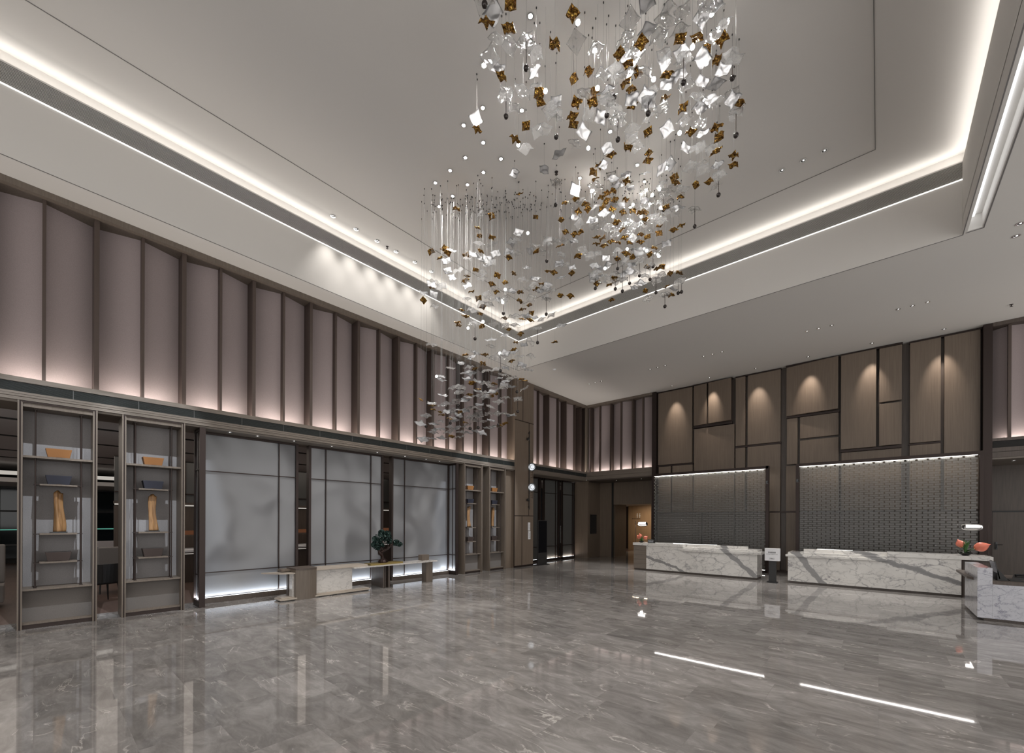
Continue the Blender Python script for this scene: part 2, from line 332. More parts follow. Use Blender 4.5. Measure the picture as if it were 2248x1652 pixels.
# ------------------------------------------------------------------ mesh helpers
class MB:
    def __init__(s): s.v = []; s.f = []; s.smooth = False
    def box(s, x0, x1, y0, y1, z0, z1):
        b = len(s.v); s.v += [(x, y, z) for z in (z0, z1) for y in (y0, y1) for x in (x0, x1)]
        s.f += [tuple(b+i for i in q) for q in ((0, 2, 3, 1), (4, 5, 7, 6), (0, 1, 5, 4), (2, 6, 7, 3), (0, 4, 6, 2), (1, 3, 7, 5))]
        return s
    def prism(s, pts, z0, z1):            # pts counter-clockwise in xy
        b = len(s.v); n = len(pts)
        s.v += [(x, y, z0) for x, y in pts] + [(x, y, z1) for x, y in pts]
        s.f += [tuple(b+i for i in range(n-1, -1, -1)), tuple(b+n+i for i in range(n))]
        s.f += [(b+i, b+(i+1) % n, b+n+(i+1) % n, b+n+i) for i in range(n)]
        return s
    def hexa(s, lo, hi):                  # lo, hi: 4 points each, counter-clockwise
        b = len(s.v); s.v += list(lo)+list(hi)
        s.f += [(b+3, b+2, b+1, b), (b+4, b+5, b+6, b+7)] + [(b+i, b+(i+1) % 4, b+4+(i+1) % 4, b+4+i) for i in range(4)]
        return s
    def tube(s, pts, r, n=8, cap=True):
        pts = [Vector(p) for p in pts]; rr = r if isinstance(r, (list, tuple)) else [r]*len(pts)
        b = len(s.v)
        for i, p in enumerate(pts):
            d = (pts[min(i+1, len(pts)-1)] - pts[max(i-1, 0)]).normalized()
            a = Vector((0, 0, 1)) if abs(d.z) < .9 else Vector((1, 0, 0))
            x = d.cross(a).normalized(); y = d.cross(x)
            for k in range(n):
                t = 2*PI*k/n; q = p + (x*math.cos(t) + y*math.sin(t))*rr[i]; s.v.append(tuple(q))
        for i in range(len(pts)-1):
            for k in range(n):
                a0 = b+i*n+k; a1 = b+i*n+(k+1) % n; s.f.append((a0, a0+n, a1+n, a1))
        if cap: s.f.append(tuple(b+k for k in range(n))); s.f.append(tuple(b+(len(pts)-1)*n+k for k in range(n-1, -1, -1)))
        return s
    def lathe(s, prof, n=16, c=(0, 0, 0), axis='z'):
        b = len(s.v); m = len(prof)
        for k in range(n):
            t = 2*PI*k/n
            for r, h in prof:
                q = (r*math.cos(t), r*math.sin(t), h)
                if axis == 'x': q = (q[2], q[0], q[1])
                if axis == 'y': q = (q[1], q[2], q[0])
                s.v.append((q[0]+c[0], q[1]+c[1], q[2]+c[2]))
        for k in range(n):
            for i in range(m-1):
                a0 = b+k*m+i; a1 = b+((k+1) % n)*m+i; s.f.append((a0, a1, a1+1, a0+1))
        return s
    def build(s, name, mat, parent=None, label=None, smooth=False, bevel=0):
        me = bpy.data.meshes.new(name); me.from_pydata(s.v, [], s.f); me.materials.append(mat if not isinstance(mat, str) else M[mat])
        me.validate(); me.update()
        if smooth:
            for p in me.polygons: p.use_smooth = True
        o = bpy.data.objects.new(name, me); C.objects.link(o)
        if parent: o.parent = parent
        if label: o['label'] = label
        if bevel:
            md = o.modifiers.new('edge', 'BEVEL'); md.width = bevel; md.segments = 2; md.limit_method = 'ANGLE'
        return o
def B(*a): return MB().box(*a)
def thing(name, label, cat, loc=(0, 0, 0), rz=0, group=None):
    o = bpy.data.objects.new(name, None); C.objects.link(o); o.empty_display_size = .1
    o.location = loc; o.rotation_euler = (0, 0, rz); o['label'] = label; o['category'] = cat
    if group: o['group'] = group
    return o
def tag(o, label, cat, group=None):
    o['label'] = label; o['category'] = cat
    if group: o['group'] = group
    return o
def struct(o, label=None):
    o['kind'] = 'structure'
    if label: o['label'] = label
    return o
def dup(root, loc, rz=0, label=None, group=None):
    r = root.copy(); C.objects.link(r); r.location = loc; r.rotation_euler = (0, 0, rz)
    if label: r['label'] = label
    if group: r['group'] = group
    for ch in list(root.children):
        c = ch.copy(); C.objects.link(c); c.parent = r
        for g in list(ch.children):
            d = g.copy(); C.objects.link(d); d.parent = c
    return r
def sroot(name):
    o = bpy.data.objects.new(name, None); C.objects.link(o); o['kind'] = 'structure'; return o
def text(name, body, size, loc, rot, mat, parent, align='CENTER', bold=0, depth=.0008):
    cu = bpy.data.curves.new(name, 'FONT'); cu.body = body; cu.size = size; cu.align_x = align; cu.align_y = 'CENTER'
    cu.extrude = depth; cu.offset = bold; cu.resolution_u = 2
    t = bpy.data.objects.new(name, cu); C.objects.link(t)
    dg = bpy.context.evaluated_depsgraph_get()
    me = bpy.data.meshes.new_from_object(t.evaluated_get(dg)); bpy.data.objects.remove(t)
    me.materials.clear(); me.materials.append(M[mat])
    o = bpy.data.objects.new(name, me); C.objects.link(o); o.location = loc; o.rotation_euler = rot
    if parent: o.parent = parent
    return o
# ------------------------------------------------------------------ room shell
X0 = -10.36; ZC = 7.2; YB = 17.28
fl = struct(B(-11.1, 7.2, -6, 27, -.12, 0).build('floor', 'floor'))
rf = struct(B(-27, -11.1, -8, 27, -.12, 0).build('floor_restaurant', wood('restaurant_floor', (.085, .055, .045), (.14, .095, .08), (1.2, 14, 1), .3)))
ceil = sroot('ceiling')
m = MB()
m.box(-10.95, -9.80, -6, 17.6, ZC, ZC+.06); m.box(-9.80, 1.16, 11.5, 17.6, ZC, ZC+.06); m.box(-9.80, 1.16, -6, -3.5, ZC, ZC+.06)
m.box(1.16, 1.22, -6, 17.6, ZC, ZC+.06); m.box(1.40, 7.2, -6, 17.6, ZC, ZC+.06); m.box(1.22, 1.40, 11.42, 17.6, ZC, ZC+.06); m.box(1.22, 1.40, -6, -3.9, ZC, ZC+.06)
m.build('lower_ceiling', 'ceil', ceil)
m = MB(); m.box(1.19, 1.22, -3.9, 11.42, ZC+.06, 7.46); m.box(1.40, 1.43, -3.9, 11.42, ZC+.06, 7.46); m.box(1.19, 1.43, -3.9, 11.42, 7.46, 7.5); m.box(1.19, 1.43, 11.42, 11.45, ZC+.06, 7.5)
m.build('slot_recess', 'ceil', ceil)
B(1.222, 1.300, -3.85, 11.38, 7.42, 7.45).build('slot_led', 'led_soft', ceil)
# thin shadow joints at the rim of the tray and of the slot
m = MB(); m.box(-9.815, -9.80, -3.5, 11.515, ZC-.006, ZC-.001); m.box(-9.80, 1.175, 11.50, 11.515, ZC-.006, ZC-.001); m.box(1.16, 1.175, -3.5, 11.5, ZC-.006, ZC-.001)
m.box(1.42, 1.435, -3.9, 11.47, ZC-.006, ZC-.001); m.box(1.20, 1.435, 11.46, 11.475, ZC-.006, ZC-.001)
m.build('shadow_joint', simple('joint_grey', (.16, .15, .145), .8), ceil)
# vertical faces of the tray
m = MB(); m.box(-9.90, -9.80, -3.6, 11.6, ZC+.06, 8.25); m.box(-9.80, 1.16, 11.5, 11.6, ZC+.06, 8.25); m.box(1.16, 1.26, -3.6, 11.6, ZC+.30, 8.58); m.box(1.16, 1.19, -3.6, 11.6, ZC+.06, 7.52)
m.box(-9.80, 1.16, -3.6, -3.5, ZC+.06, 8.58)
m.build('tray_face', 'ceil', ceil)
m = MB(); m.box(-10.0, -9.90, -3.6, 11.7, 8.25, 8.9); m.box(-10.0, 1.3, 11.60, 11.7, 8.25, 8.9); m.box(1.26, 1.3, -3.6, 11.6, 8.58, 8.9); m.box(-9.9, 1.3, -3.7, -3.6, 8.58, 8.9)
m.build('cove_face', 'ceil', ceil)
struct(B(-10.0, 1.3, -3.7, 11.7, 8.80, 8.9).build('ceiling_tray', 'ceil'))
def grille(name, along, a0, a1, c, sgn):
    """linear air grille: backing and fine horizontal slats; c is the front plane"""
    g = MB(); n = 15
    bk = MB()
    for i in range(n):
        z = 8.262 + i*.0215
        if along == 'y': g.box(min(c, c-sgn*.012), max(c, c-sgn*.012), a0, a1, z, z+.0085)
        else: g.box(a0, a1, min(c, c-sgn*.012), max(c, c-sgn*.012), z, z+.0085)
    if along == 'y': bk.box(c-sgn*.05 if sgn > 0 else c+.03, c-sgn*.03 if sgn > 0 else c+.05, a0, a1, 8.25, 8.575)
    else: bk.box(a0, a1, c+.03, c+.05, 8.25, 8.575)
    r = thing('air_grille', name, 'air grille')
    bk.build('duct_opening', simple('duct_grey', (.12, .116, .11), .8), r); g.build('slats', 'grille', r)
    # joints between grille lengths
    j = MB(); t = a0+1.2
    while t < a1-.3:
        if along == 'y': j.box(c-.002 if sgn > 0 else c, c+.002 if sgn > 0 else c+.004, t, t+.006, 8.26, 8.57)
        else: j.box(t, t+.006, c-.004, c, 8.26, 8.57)
        t += 1.2
    j.build('slat_joint', simple('joint_pale', (.33, .32, .31), .6), r)
    lg = MB()
    if along == 'y': lg.box(c-.105, c, a0, a1, 8.572, 8.592)
    else: lg.box(a0, a1, c, c+.105, 8.572, 8.592)
    lg.build('top_ledge', 'ceil', r)
    e = MB()
    if along == 'y': e.box(c-.02, c+.012, a0, a1, 8.236, 8.250)
    else: e.box(a0, a1, c-.012, c+.02, 8.236, 8.250)
    e.build('lit_edge', 'glow_thin', r)  # thin emissive strip along the lower edge of the grille
grille('long linear air grille in the ceiling tray above the pleated fabric wall', 'y', -3.5, 11.5, -9.80, 1)
grille('linear air grille in the ceiling tray on the side of the reception wall', 'x', -9.8, 1.16, 11.50, -1)
# inset ceiling panel with a fine joint
m = MB(); t = .012
for x0, x1, y0, y1 in ((-8.70, -.07, 10.42-t, 10.42), (-8.70, -8.70+t, -2.4, 10.42), (-.07-t, -.07, -2.4, 10.42), (-8.7, -.07, -2.4, -2.4+t)): m.box(x0, x1, y0, y1, 8.793, 8.799)
m.build('panel_joint', simple('joint_grey_fine', (.20, .19, .18), .8), ceil)

# ---- wood beam along the left wall and the alcove, with the return air grille
def beam(name, y0, y1):
    r = sroot(name)
    m = MB(); m.box(X0-.04, X0, y0, y1, 3.985, 4.045); m.box(X0-.05, X0-.008, y0, y1, 4.045, 4.068)
    m.box(X0-.03, X0, y0, y1, 3.795, 3.83); m.box(X0-.03, X0+.012, y0, y1, 3.755, 3.788); m.box(X0-.03, X0+.004, y0, y1, 3.73, 3.752); m.box(X0-.03, X0+.012, y0, y1, 3.698, 3.727)
    m.box(X0-.06, X0-.03, y0, y1, 3.698, 4.045)
    m.build('fascia', 'wood_h', r)
    B(X0-.03, X0-.022, y0, y1, 3.83, 3.985).build('vent_opening', 'slot', r)
    g = MB(); z = 3.838
    while z < 3.98: g.box(X0-.021, X0-.010, y0, y1, z, z+.006); z += .0165
    g.build('vent_slats', 'grille_dark', r)
    j = MB(); t = y0+.55
    while t < y1: j.box(X0-.010, X0-.007, t, t+.012, 3.832, 3.983); t += .84
    j.build('vent_joint', simple('vent_joint', (.06, .06, .058), .5), r)
    B(-11.2, X0-.03, y0, y1, 3.66, 3.698).build('soffit', 'wood_h', r)
    B(-11.2, X0-.06, y0, y1, 3.90, 3.99).build('ledge_trough', 'ceil', r)
    return r
beam('trim_1', -6, 11.96); beam('trim_2', 13.10, 17.14)

# ---- folded fabric wall above the beam
def folded(name, pts, z0, z1, front, side):
    """pts: list of (along, recess) vertices; side 'x' wall faces +x, 'y' wall faces -y"""
    m = MB()
    for (a, ra), (b, rb) in zip(pts[:-1], pts[1:]):
        if side == 'x': q = [(front-ra, a), (front-rb, b), (front-rb-.02, b), (front-ra-.02, a)]
        else: q = [(a, front+ra), (b, front+rb), (b, front+rb+.02), (a, front+ra+.02)]
        m.prism(q, z0, z1)
    return m
wl = sroot('wall_left')
pts = []; y = -5.5 - .2
k = -9
while True:
    y = .10 + .6225*k
    if y > 11.9: break
    pts.append((y, .24 if k % 2 == 0 else .44)); k += 1
pts = [(-6, .44)] + [p for p in pts if p[0] > -5.9] + [(11.96, .40)]
folded('w', pts, 3.95, 7.14, X0, 'x').build('fabric_panel', 'fabric', wl)
for y, rc in pts[1:-1]:
    wd = .022 if rc < .3 else .034
    B(X0-rc-.01, X0-.10, y-wd, y+wd, 3.99, 7.13).build('fin', 'fin', wl)
B(X0-.5, X0, -6, 11.96, 7.10, 7.20).build('top_board', 'wood', wl)
B(X0-.62, X0-.5, -6, 11.96, 3.9, 7.2).build('backing', 'wood_dark', wl)
wa = sroot('wall_alcove')
ys = [13.10, 13.62, 14.32, 15.02, 15.62, 16.36, 16.87, 17.25]; rcs = [.24, .24, .44, .24, .44, .24, .44, .40]
folded('w', list(zip(ys, rcs)), 3.95, 7.14, X0, 'x').build('fabric_panel', 'fabric', wa)
for y, rc in list(zip(ys, rcs))[1:]: B(X0-rc-.01, X0-.13, y-.022, y+.022, 3.99, 7.13).build('fin', 'fin', wa)
B(X0-.5, X0, 13.10, 17.14, 7.10, 7.20).build('top_board', 'wood', wa)
B(X0-.62, X0-.5, 13.1, 17.7, 3.9, 7.2).build('backing', 'wood_dark', wa)
# ---- fabric wall over the lift lobby (faces the room) and its beam
wc = sroot('wall_corner')
xs = [-10.80, -10.22, -9.72, -9.18, -8.66, -8.12, -7.64, -7.20]; rcs = [.40, .35, .13, .35, .13, .35, .13, .30]
folded('w', list(zip(xs, [r+.03 for r in rcs])), 3.95, 7.14, 17.14, 'y').build('fabric_panel', 'fabric', wc)
for x, rc in list(zip(xs, rcs))[1:-1]: B(x-.03, x+.03, 17.22, 17.14+rc+.04, 3.99, 7.13).build('fin', 'fin', wc)
B(-10.36, -7.2, 17.12, 17.6, 7.10, 7.20).build('top_board', 'wood', wc)
B(-10.44, -10.34, 17.10, 17.3, 4.06, 7.13).build('corner_post', 'wood', wc)
B(-10.9, -7.1, 17.62, 17.7, 3.9, 7.2).build('backing', 'wood_dark', wc)
m = MB(); m.box(-10.36, -7.16, 17.14, 17.18, 3.86, 4.068); m.box(-10.36, -7.16, 17.13, 17.18, 3.70, 3.85); m.box(-10.36, -7.16, 17.18, 17.22, 3.70, 4.0)
m.build('fascia', 'wood_h', wc)
B(-10.9, -7.1, 17.18, 18.8, 3.66, 3.698).build('soffit', 'wood_dark', wc); B(-10.9, -7.1, 17.22, 17.6, 3.9, 3.98).build('ledge_trough', 'ceil', wc)

# ---- pillar between shelves and alcove
pl = struct(B(-11.15, X0, 11.96, 13.10, 0, ZC).build('pillar', 'wood_panel'))
m = MB(); m.box(X0-.005, X0+.004, 11.96, 13.10, 1.955, 1.985); m.box(X0-.005, X0+.004, 11.96, 13.10, 5.60, 5.63)
m.box(X0-.005, X0+.004, 12.39, 12.415, .07, 1.96); m.box(X0-.005, X0+.004, 12.80, 12.825, 1.98, 5.61); m.box(X0-.005, X0+.004, 12.42, 12.445, 5.63, 7.19)
m.box(X0-.005, X0+.006, 11.955, 13.105, 0, .07); m.box(X0-.02, X0+.006, 11.94, 11.962, 0, 3.70)
m.build('reveal', 'bronze', pl)
B(-11.15, X0-.16, 11.43, 11.96, 0, 3.66).build('wall_niche', 'wood_panel')['kind'] = 'structure'

# ---- back wall of wood panels
wb = struct(B(-7.2, 2.30, 17.42, 17.60, 0, ZC).build('wall_back', 'wood_dark'))
def wp(x0, x1, z0, z1, y=YB, tilt=0, t=.10, mat='wood_panel'):
    m = MB(); m.hexa([(x0, y, z0), (x1, y-tilt, z0), (x1, y-tilt+t, z0), (x0, y+t, z0)], [(x0, y, z1), (x1, y-tilt, z1), (x1, y-tilt+t, z1), (x0, y+t, z1)])
    return m.build('wood_panel', mat, wb, bevel=.006)
T = 7.14
for a in [(-7.00, -5.62, 4.13, T), (-6.97, -6.46, 2.15, 4.05), (-6.40, -5.60, 2.15, 4.05), (-5.54, -4.09, 2.15, 5.44),
          (-4.05, -3.73, 4.60, T), (-3.65, -2.62, 4.60, T), (-4.05, -3.73, 2.15, 4.52), (-3.65, -2.62, 2.15, 4.52),
          (-2.43, -2.12, 3.77, 5.36), (-2.05, -1.00, 4.63, 5.36), (-2.05, -1.00, 2.15, 4.56), (-2.45, -2.12, 2.15, 3.72),
          (-.93, .50, 2.15, 4.03), (.68, 1.33, 4.15, T), (1.40, 2.10, 2.15, T), (.68, 1.33, 2.15, 4.08),
          (-7.0, -5.24, .08, 2.10), (-5.18, -4.09, .08, 2.10), (-4.05, -2.98, .08, 2.10), (-2.94, -2.62, .08, 2.10),
          (-2.44, -2.12, .08, 2.10), (-2.05, -.98, .08, 2.10), (-.92, .50, .08, 2.10), (.68, 2.10, .08, 2.10)]:
    wp(*a, mat='wood_dark' if a[3] == 2.10 and a[0] not in (-2.94, -2.44) else 'wood_panel')
wp(-5.55, -5.05, 5.57, T, YB-.03, .07); wp(-4.99, -4.17, 5.57, T, YB-.10, .10); wp(-2.44, -1.01, 5.45, T, YB-.04, .16)
wp(-.94, -.08, 4.12, T, YB-.14, 0); wp(-.01, .50, 5.48, T, YB-.08); wp(-.01, .50, 4.14, 5.42, YB-.08)
m = MB()
for x0, x1, z0, z1, y in [(-7.02, -5.60, 4.06, 4.12, YB+.03), (-5.56, -4.16, 5.47, 5.56, YB-.02), (-4.06, -2.60, 4.53, 4.59, YB+.03), (-2.44, -.98, 5.37, 5.44, YB-.02), (-.95, .5, 4.04, 4.11, YB-.06), (.66, 1.34, 4.09, 4.14, YB+.03), (-7.0, 2.1, 2.105, 2.145, YB+.02),
                          (-7.02, -5.58, T, 7.19, YB), (-5.56, -4.15, T, 7.19, YB-.05), (-4.06, -2.60, T, 7.19, YB), (-2.45, -.99, T, 7.19, YB-.1), (-.95, .52, T, 7.19, YB-.12), (.66, 2.12, T, 7.19, YB), (-7.0, 2.12, 0, .075, YB+.01)]:
    m.box(x0, x1, y, y+.12, z0, z1)
m.build('reveal', 'bronze', wb)
m = MB(); m.box(-7.2, -7.03, 17.12, 17.5, 0, 7.19); m.box(2.13, 2.30, 17.10, 17.5, 0, 7.19); m.build('end_post', 'bronze', wb)

# ---- lift lobby under the corner beam
lb = sroot('wall_lobby')
m = MB(); m.box(-10.75, -10.56, 17.42, 18.8, 0, 3.66); m.box(-10.65, -9.86, 18.74, 18.9, 0, 3.66)
m.box(-11.2, -10.42, 17.34, 17.46, 0, 3.66)
m.box(-9.86, -7.05, 18.74, 18.9, 2.58, 3.66); m.box(-7.9, -7.1, 18.74, 18.9, 0, 2.58)
m.build('panelling', 'wood_panel', lb)
B(-7.20, -7.05, 17.5, 18.8, 0, 3.66).build('side_cheek', 'wood_dark', lb)
B(-9.90, -9.80, 18.72, 18.75, 0, 3.66).build('joint', 'slot', lb)
B(-9.95, -9.80, 18.9, 20.1, 0, 2.60).build('jamb', 'wood_panel', lb)
m = MB(); m.box(-12.4, -11.75, 22.4, 22.6, 0, 2.7); m.build('far_pier', 'wood_panel', lb)
B(-11.75, -6.0, 24.4, 24.6, 0, 3.2).build('far_wall', 'wood_warm', lb); B(-15, -11.6, 25.5, 25.7, 0, 3.2).build('dark_end_wall', 'wood_dark', lb)
B(-15, -6, 18.9, 25.6, 2.72, 2.8).build('passage_ceiling', 'ceil_dim', lb)
B(-7.0, -6.9, 18.9, 24.5, 0, 2.8).build('passage_side', 'wood_panel', lb)
LONG = (1, 0, 0); area('passage_light', (-9.2, 23.2, 2.66), (3.2, .5), 55, (1, .80, .58), (0, .1, -1))
# pictogram sign on the lit wall of the passage
sg = thing('pictogram_sign', 'pair of small washroom figures with an arrow line on the lit timber wall', 'sign', (-11.15, 24.39, 2.08)); sg.scale = (.5, 1, .5)
for dx, wide in ((-.02, 0), (.30, 1)):
    m = MB(); m.lathe([(0, 0), (.05, .0), (.05, .012), (0, .012)], 12, (dx, -.006, .30), 'y')
    m.hexa([(dx-.06 - .04*wide, -.012, -.02), (dx+.06+.04*wide, -.012, -.02), (dx+.06+.04*wide, 0, -.02), (dx-.06-.04*wide, 0, -.02)], [(dx-.055+.03*wide, -.012, .23), (dx+.055-.03*wide, -.012, .23), (dx+.055-.03*wide, 0, .23), (dx-.055+.03*wide, 0, .23)])
    m.box(dx-.045, dx-.01, -.012, 0, -.22, -.02); m.box(dx+.01, dx+.045, -.012, 0, -.22, -.02)
    m.build('figure', 'paper', sg)
m = MB(); m.box(-.62, .40, -.012, 0, -.33, -.305); m.hexa([(-.72, -.012, -.3175), (-.60, -.012, -.36), (-.60, 0, -.36), (-.72, 0, -.3175)], [(-.72, -.012, -.3174), (-.60, -.012, -.275), (-.60, 0, -.275), (-.72, 0, -.3174)]); m.build('arrow', 'bronze', sg)
# display niche in the lobby panelling
wm = thing('wall_display', 'narrow black display panel set in the lobby timber wall', 'display', (-10.56, 18.1, 1.62))
m = B(0, .018, -.30, .30, -.47, .47); m.build('bezel', 'blackm', wm); B(.018, .022, -.28, .28, -.45, .45).build('screen', 'black', wm)

# ---- alcove: glass partitions between pillar and corner
B(-11.35, -11.20, 13.10, 17.5, 3.0, 3.66).build('wall_alcove_head', 'wood_dark')['kind'] = 'structure'
ac = [(13.15, 14.52, [14.44]), (14.84, 15.94, [15.74]), (16.26, 17.30, [17.14])]
gl = ['dark glazed partition partly hidden by the pillar', 'dark glazed partition right behind the black kiosk', 'dark glazed partition next to the corner of the room']
for (y0, y1, ms), lab in zip(ac, gl):
    t = thing('glass_partition', lab, 'glass partition', (-11.15, 0, 0), group='dark glazed partitions of the alcove')
    f = MB(); f.box(-.05, .03, y0, y0+.045, 0, 3.66); f.box(-.05, .03, y1-.045, y1, 0, 3.66); f.box(-.05, .03, y0, y1, 0, .09); f.box(-.05, .03, y0, y1, 3.60, 3.66)
    f.box(-.03, .022, y0, y1, 3.0, 3.03); f.box(-.03, .022, y0, y1, .62, .65)
    for mm in ms: f.box(-.03, .022, mm-.015, mm+.015, .09, 3.6)
    f.build('frame', 'bronze', t)
    B(-.03, -.015, y0+.04, y1-.04, .09, 3.6).build('pane', 'frost_dark', t)
    B(-.012, .0, y0+.05, y1-.05, .09, .10).build('led_line', 'led_soft', t)
LONG = (0, 1, 0)
area('alcove_foot_light', (-11.135, 16.1, .115), (2.4, .015), 7, WARM, (-.1, 0, 1))
for y0, y1, lab in ((14.54, 14.82, 'dark door leaf with chrome fittings behind the black kiosk'), (15.96, 16.24, 'dark door leaf with chrome fittings between two glazed partitions')):
    t = thing('glass_door', lab, 'glass door', (-11.15, 0, 0))
    f = MB(); f.box(-.04, .02, y0, y0+.09, 0, 3.66); f.box(-.04, .02, y1-.09, y1, 0, 3.66); f.build('stile', 'bronze', t)
    B(-.03, -.02, y0+.08, y1-.08, 0, 3.6).build('pane', 'night', t)
    h = MB(); h.box(-.02, .03, y0+.10, y1-.10, 3.2, 3.42); h.box(-.02, .03, y0+.10, y1-.10, 3.45, 3.56); h.build('patch_fitting', 'chrome', t)
    h = MB(); h.box(-.02, .03, y0+.11, y1-.11, .05, .16); h.build('floor_hinge', 'chrome', t)
    h = MB(); h.tube([(.04, (y0+y1)/2, .75), (.04, (y0+y1)/2, 1.55)], .012, 8); h.build('pull_handle', 'chrome', t)
B(-11.8, -11.75, 13.1, 17.6, 0, 3.66).build('wall_alcove_back', 'slot')['kind'] = 'structure'

# ---- right of the reception wall: more fabric, beam, dark opening and door
wr = sroot('wall_right')
xs = [2.28, 2.62, 3.24, 3.86, 4.48, 5.1, 5.72, 6.34, 7.0]; rcs = [.42, .18, .42, .18, .42, .18, .42, .18, .4]
folded('w', list(zip(xs, rcs)), 3.95, 7.14, 17.14, 'y').build('fabric_panel', 'fabric', wr)
for x, rc in list(zip(xs, rcs))[1:-1]: B(x-.03, x+.03, 17.22, 17.14+rc, 3.99, 7.13).build('fin', 'fin', wr)
B(2.28, 7.0, 17.12, 17.6, 7.10, 7.20).build('top_board', 'wood_dark', wr); B(2.3, 7.0, 17.6, 17.7, 3.6, 7.2).build('backing', 'wood_dark', wr)
m = MB(); m.box(2.28, 7, 17.14, 17.18, 3.99, 4.068); m.box(2.28, 7, 17.14, 17.18, 3.70, 3.81); m.box(2.28, 7, 17.14, 17.17, 3.55, 3.69); m.build('fascia', 'wood_dark', wr)
B(2.28, 7, 17.16, 17.17, 3.81, 3.99).build('vent_opening', 'slot', wr)
B(2.28, 7, 17.17, 19.2, 3.50, 3.55).build('soffit', 'wood_h', wr); B(2.28, 7, 17.22, 17.6, 3.9, 3.98).build('ledge_trough', 'ceil', wr)
B(2.28, 7, 19.2, 19.3, 0, 3.5).build('panelling', 'wood_dark', wr); B(2.13, 2.28, 17.6, 19.25, 0, 3.6).build('side_cheek', 'wood_dark', wr)
d1 = struct(B(2.58, 3.75, 19.14, 19.19, 0, 2.1).build('door_1', 'wood_dark'))
m = MB(); m.box(2.54, 2.575, 19.13, 19.2, 0, 2.14); m.box(2.54, 3.79, 19.13, 19.2, 2.105, 2.14); m.build('door_frame', 'blackm', d1)
m = MB(); m.tube([(2.66, 19.09, 1.02), (2.66, 19.09, 1.14), ], .010, 8); m.box(2.64, 2.68, 19.10, 19.14, .98, 1.2); m.tube([(2.66, 19.09, 1.12), (2.78, 19.09, 1.12)], .009, 8); m.build('door_handle', 'black', d1)
# ------------------------------------------------------------------ display shelves on the left wall
def shelf_unit(idx, w, label):
    t = thing('display_shelf', label, 'display shelf', (-10.83, UNITS[idx][0], 0), group=None)
    D = .50; m = MB()
    for a, b in ((0, .055), (w-.055, w)): m.box(0, D-.03, a, b, 0, 3.69)
    m.box(0, D-.03, .055, w-.055, 3.60, 3.69)
    m.build('frame', 'wood', t, bevel=.003)
    m = MB()
    for a in (0, w-.018): m.box(D-.03, D, a, a+.018, 0, 3.69)
    for a in (.037, w-.055): m.box(D-.03, D, a, a+.018, 0, 3.66)
    m.build('edge_trim', 'wood', t)
    m = MB(); m.box(D-.03, D-.015, .018, .037, 0, 3.69); m.box(D-.03, D-.015, w-.037, w-.018, 0, 3.69); m.box(D-.03, D-.012, .05, w-.05, 3.665, 3.69); m.box(.04, D-.06, .055, w-.055, 0, .07)
    m.build('groove', 'bronze', t)
    B(.04, .06, .055, w-.055, .05, 3.6).build('back_panel', 'backcloth', t)
    B(D-.20, D-.18, .055, w-.055, .07, .62).build('lower_panel', 'basecloth', t)
    B(.06, D-.05, .055, w-.055, .07, .10).build('plinth_shelf', 'wood', t)
    B(.06, D-.04, .055, w-.055, .620, .650).build('shelf', 'wood', t); B(.06, D-.04, .055, w-.055, 2.785, 2.82).build('shelf', 'wood', t)
    pa, pb = w*.21, w*.79
    for z in (2.37, 1.55, 1.075): B(.08, D-.09, pa+.045, pb-.045, z-.025, z).build('shelf', 'wood', t)
    for yy in (pa, pb):
        for xx in (D-.10, D-.26):
            m = MB(); m.tube([(xx, yy, .65), (xx, yy, 3.60)], .0105, 8); m.box(xx-.03, xx+.03, yy-.02, yy+.02, .65, .66); m.box(xx-.03, xx+.03, yy-.02, yy+.02, 3.58, 3.60)
            pole = m.build('pole', 'bronze', t)
        s = 1 if yy == pa else -1
        m = MB()
        for z in (2.37, 1.55, 1.075): m.box(D-.27, D-.09, min(yy-.02*s, yy+.05*s), max(yy-.02*s, yy+.05*s), z-.018, z-.008)
        m.build('bracket', 'bronze', pole)
    return t
def planter(name, col, z, unit, label, sz=1.0):
    y0, y1 = UNITS[unit]; yc = (y0+y1)/2
    t = thing(name, label, 'decorative box', (-10.83+.27, yc, z))
    a, b, h = .135*sz, .155*sz, .155*sz; q = .075; r = .095
    m = MB(); m.hexa([(-q, -a+.01, 0), (q, -a+.01, 0), (q, a-.01, 0), (-q, a-.01, 0)], [(-r, -b, h), (r, -b, h), (r, b, h), (-r, b, h)])
    bd = m.build('body', col, t, bevel=.004)
    B(-r+.012, r-.012, -b+.012, b-.012, h-.012, h+.0015).build('inset_lid', {'tan': 'umber', 'navy': 'blackm', 'umber': 'blackm'}[col], bd)
    B(q-.004, q+.004, -.035, .035, .004, .014).build('label_plate', 'bronze', bd)
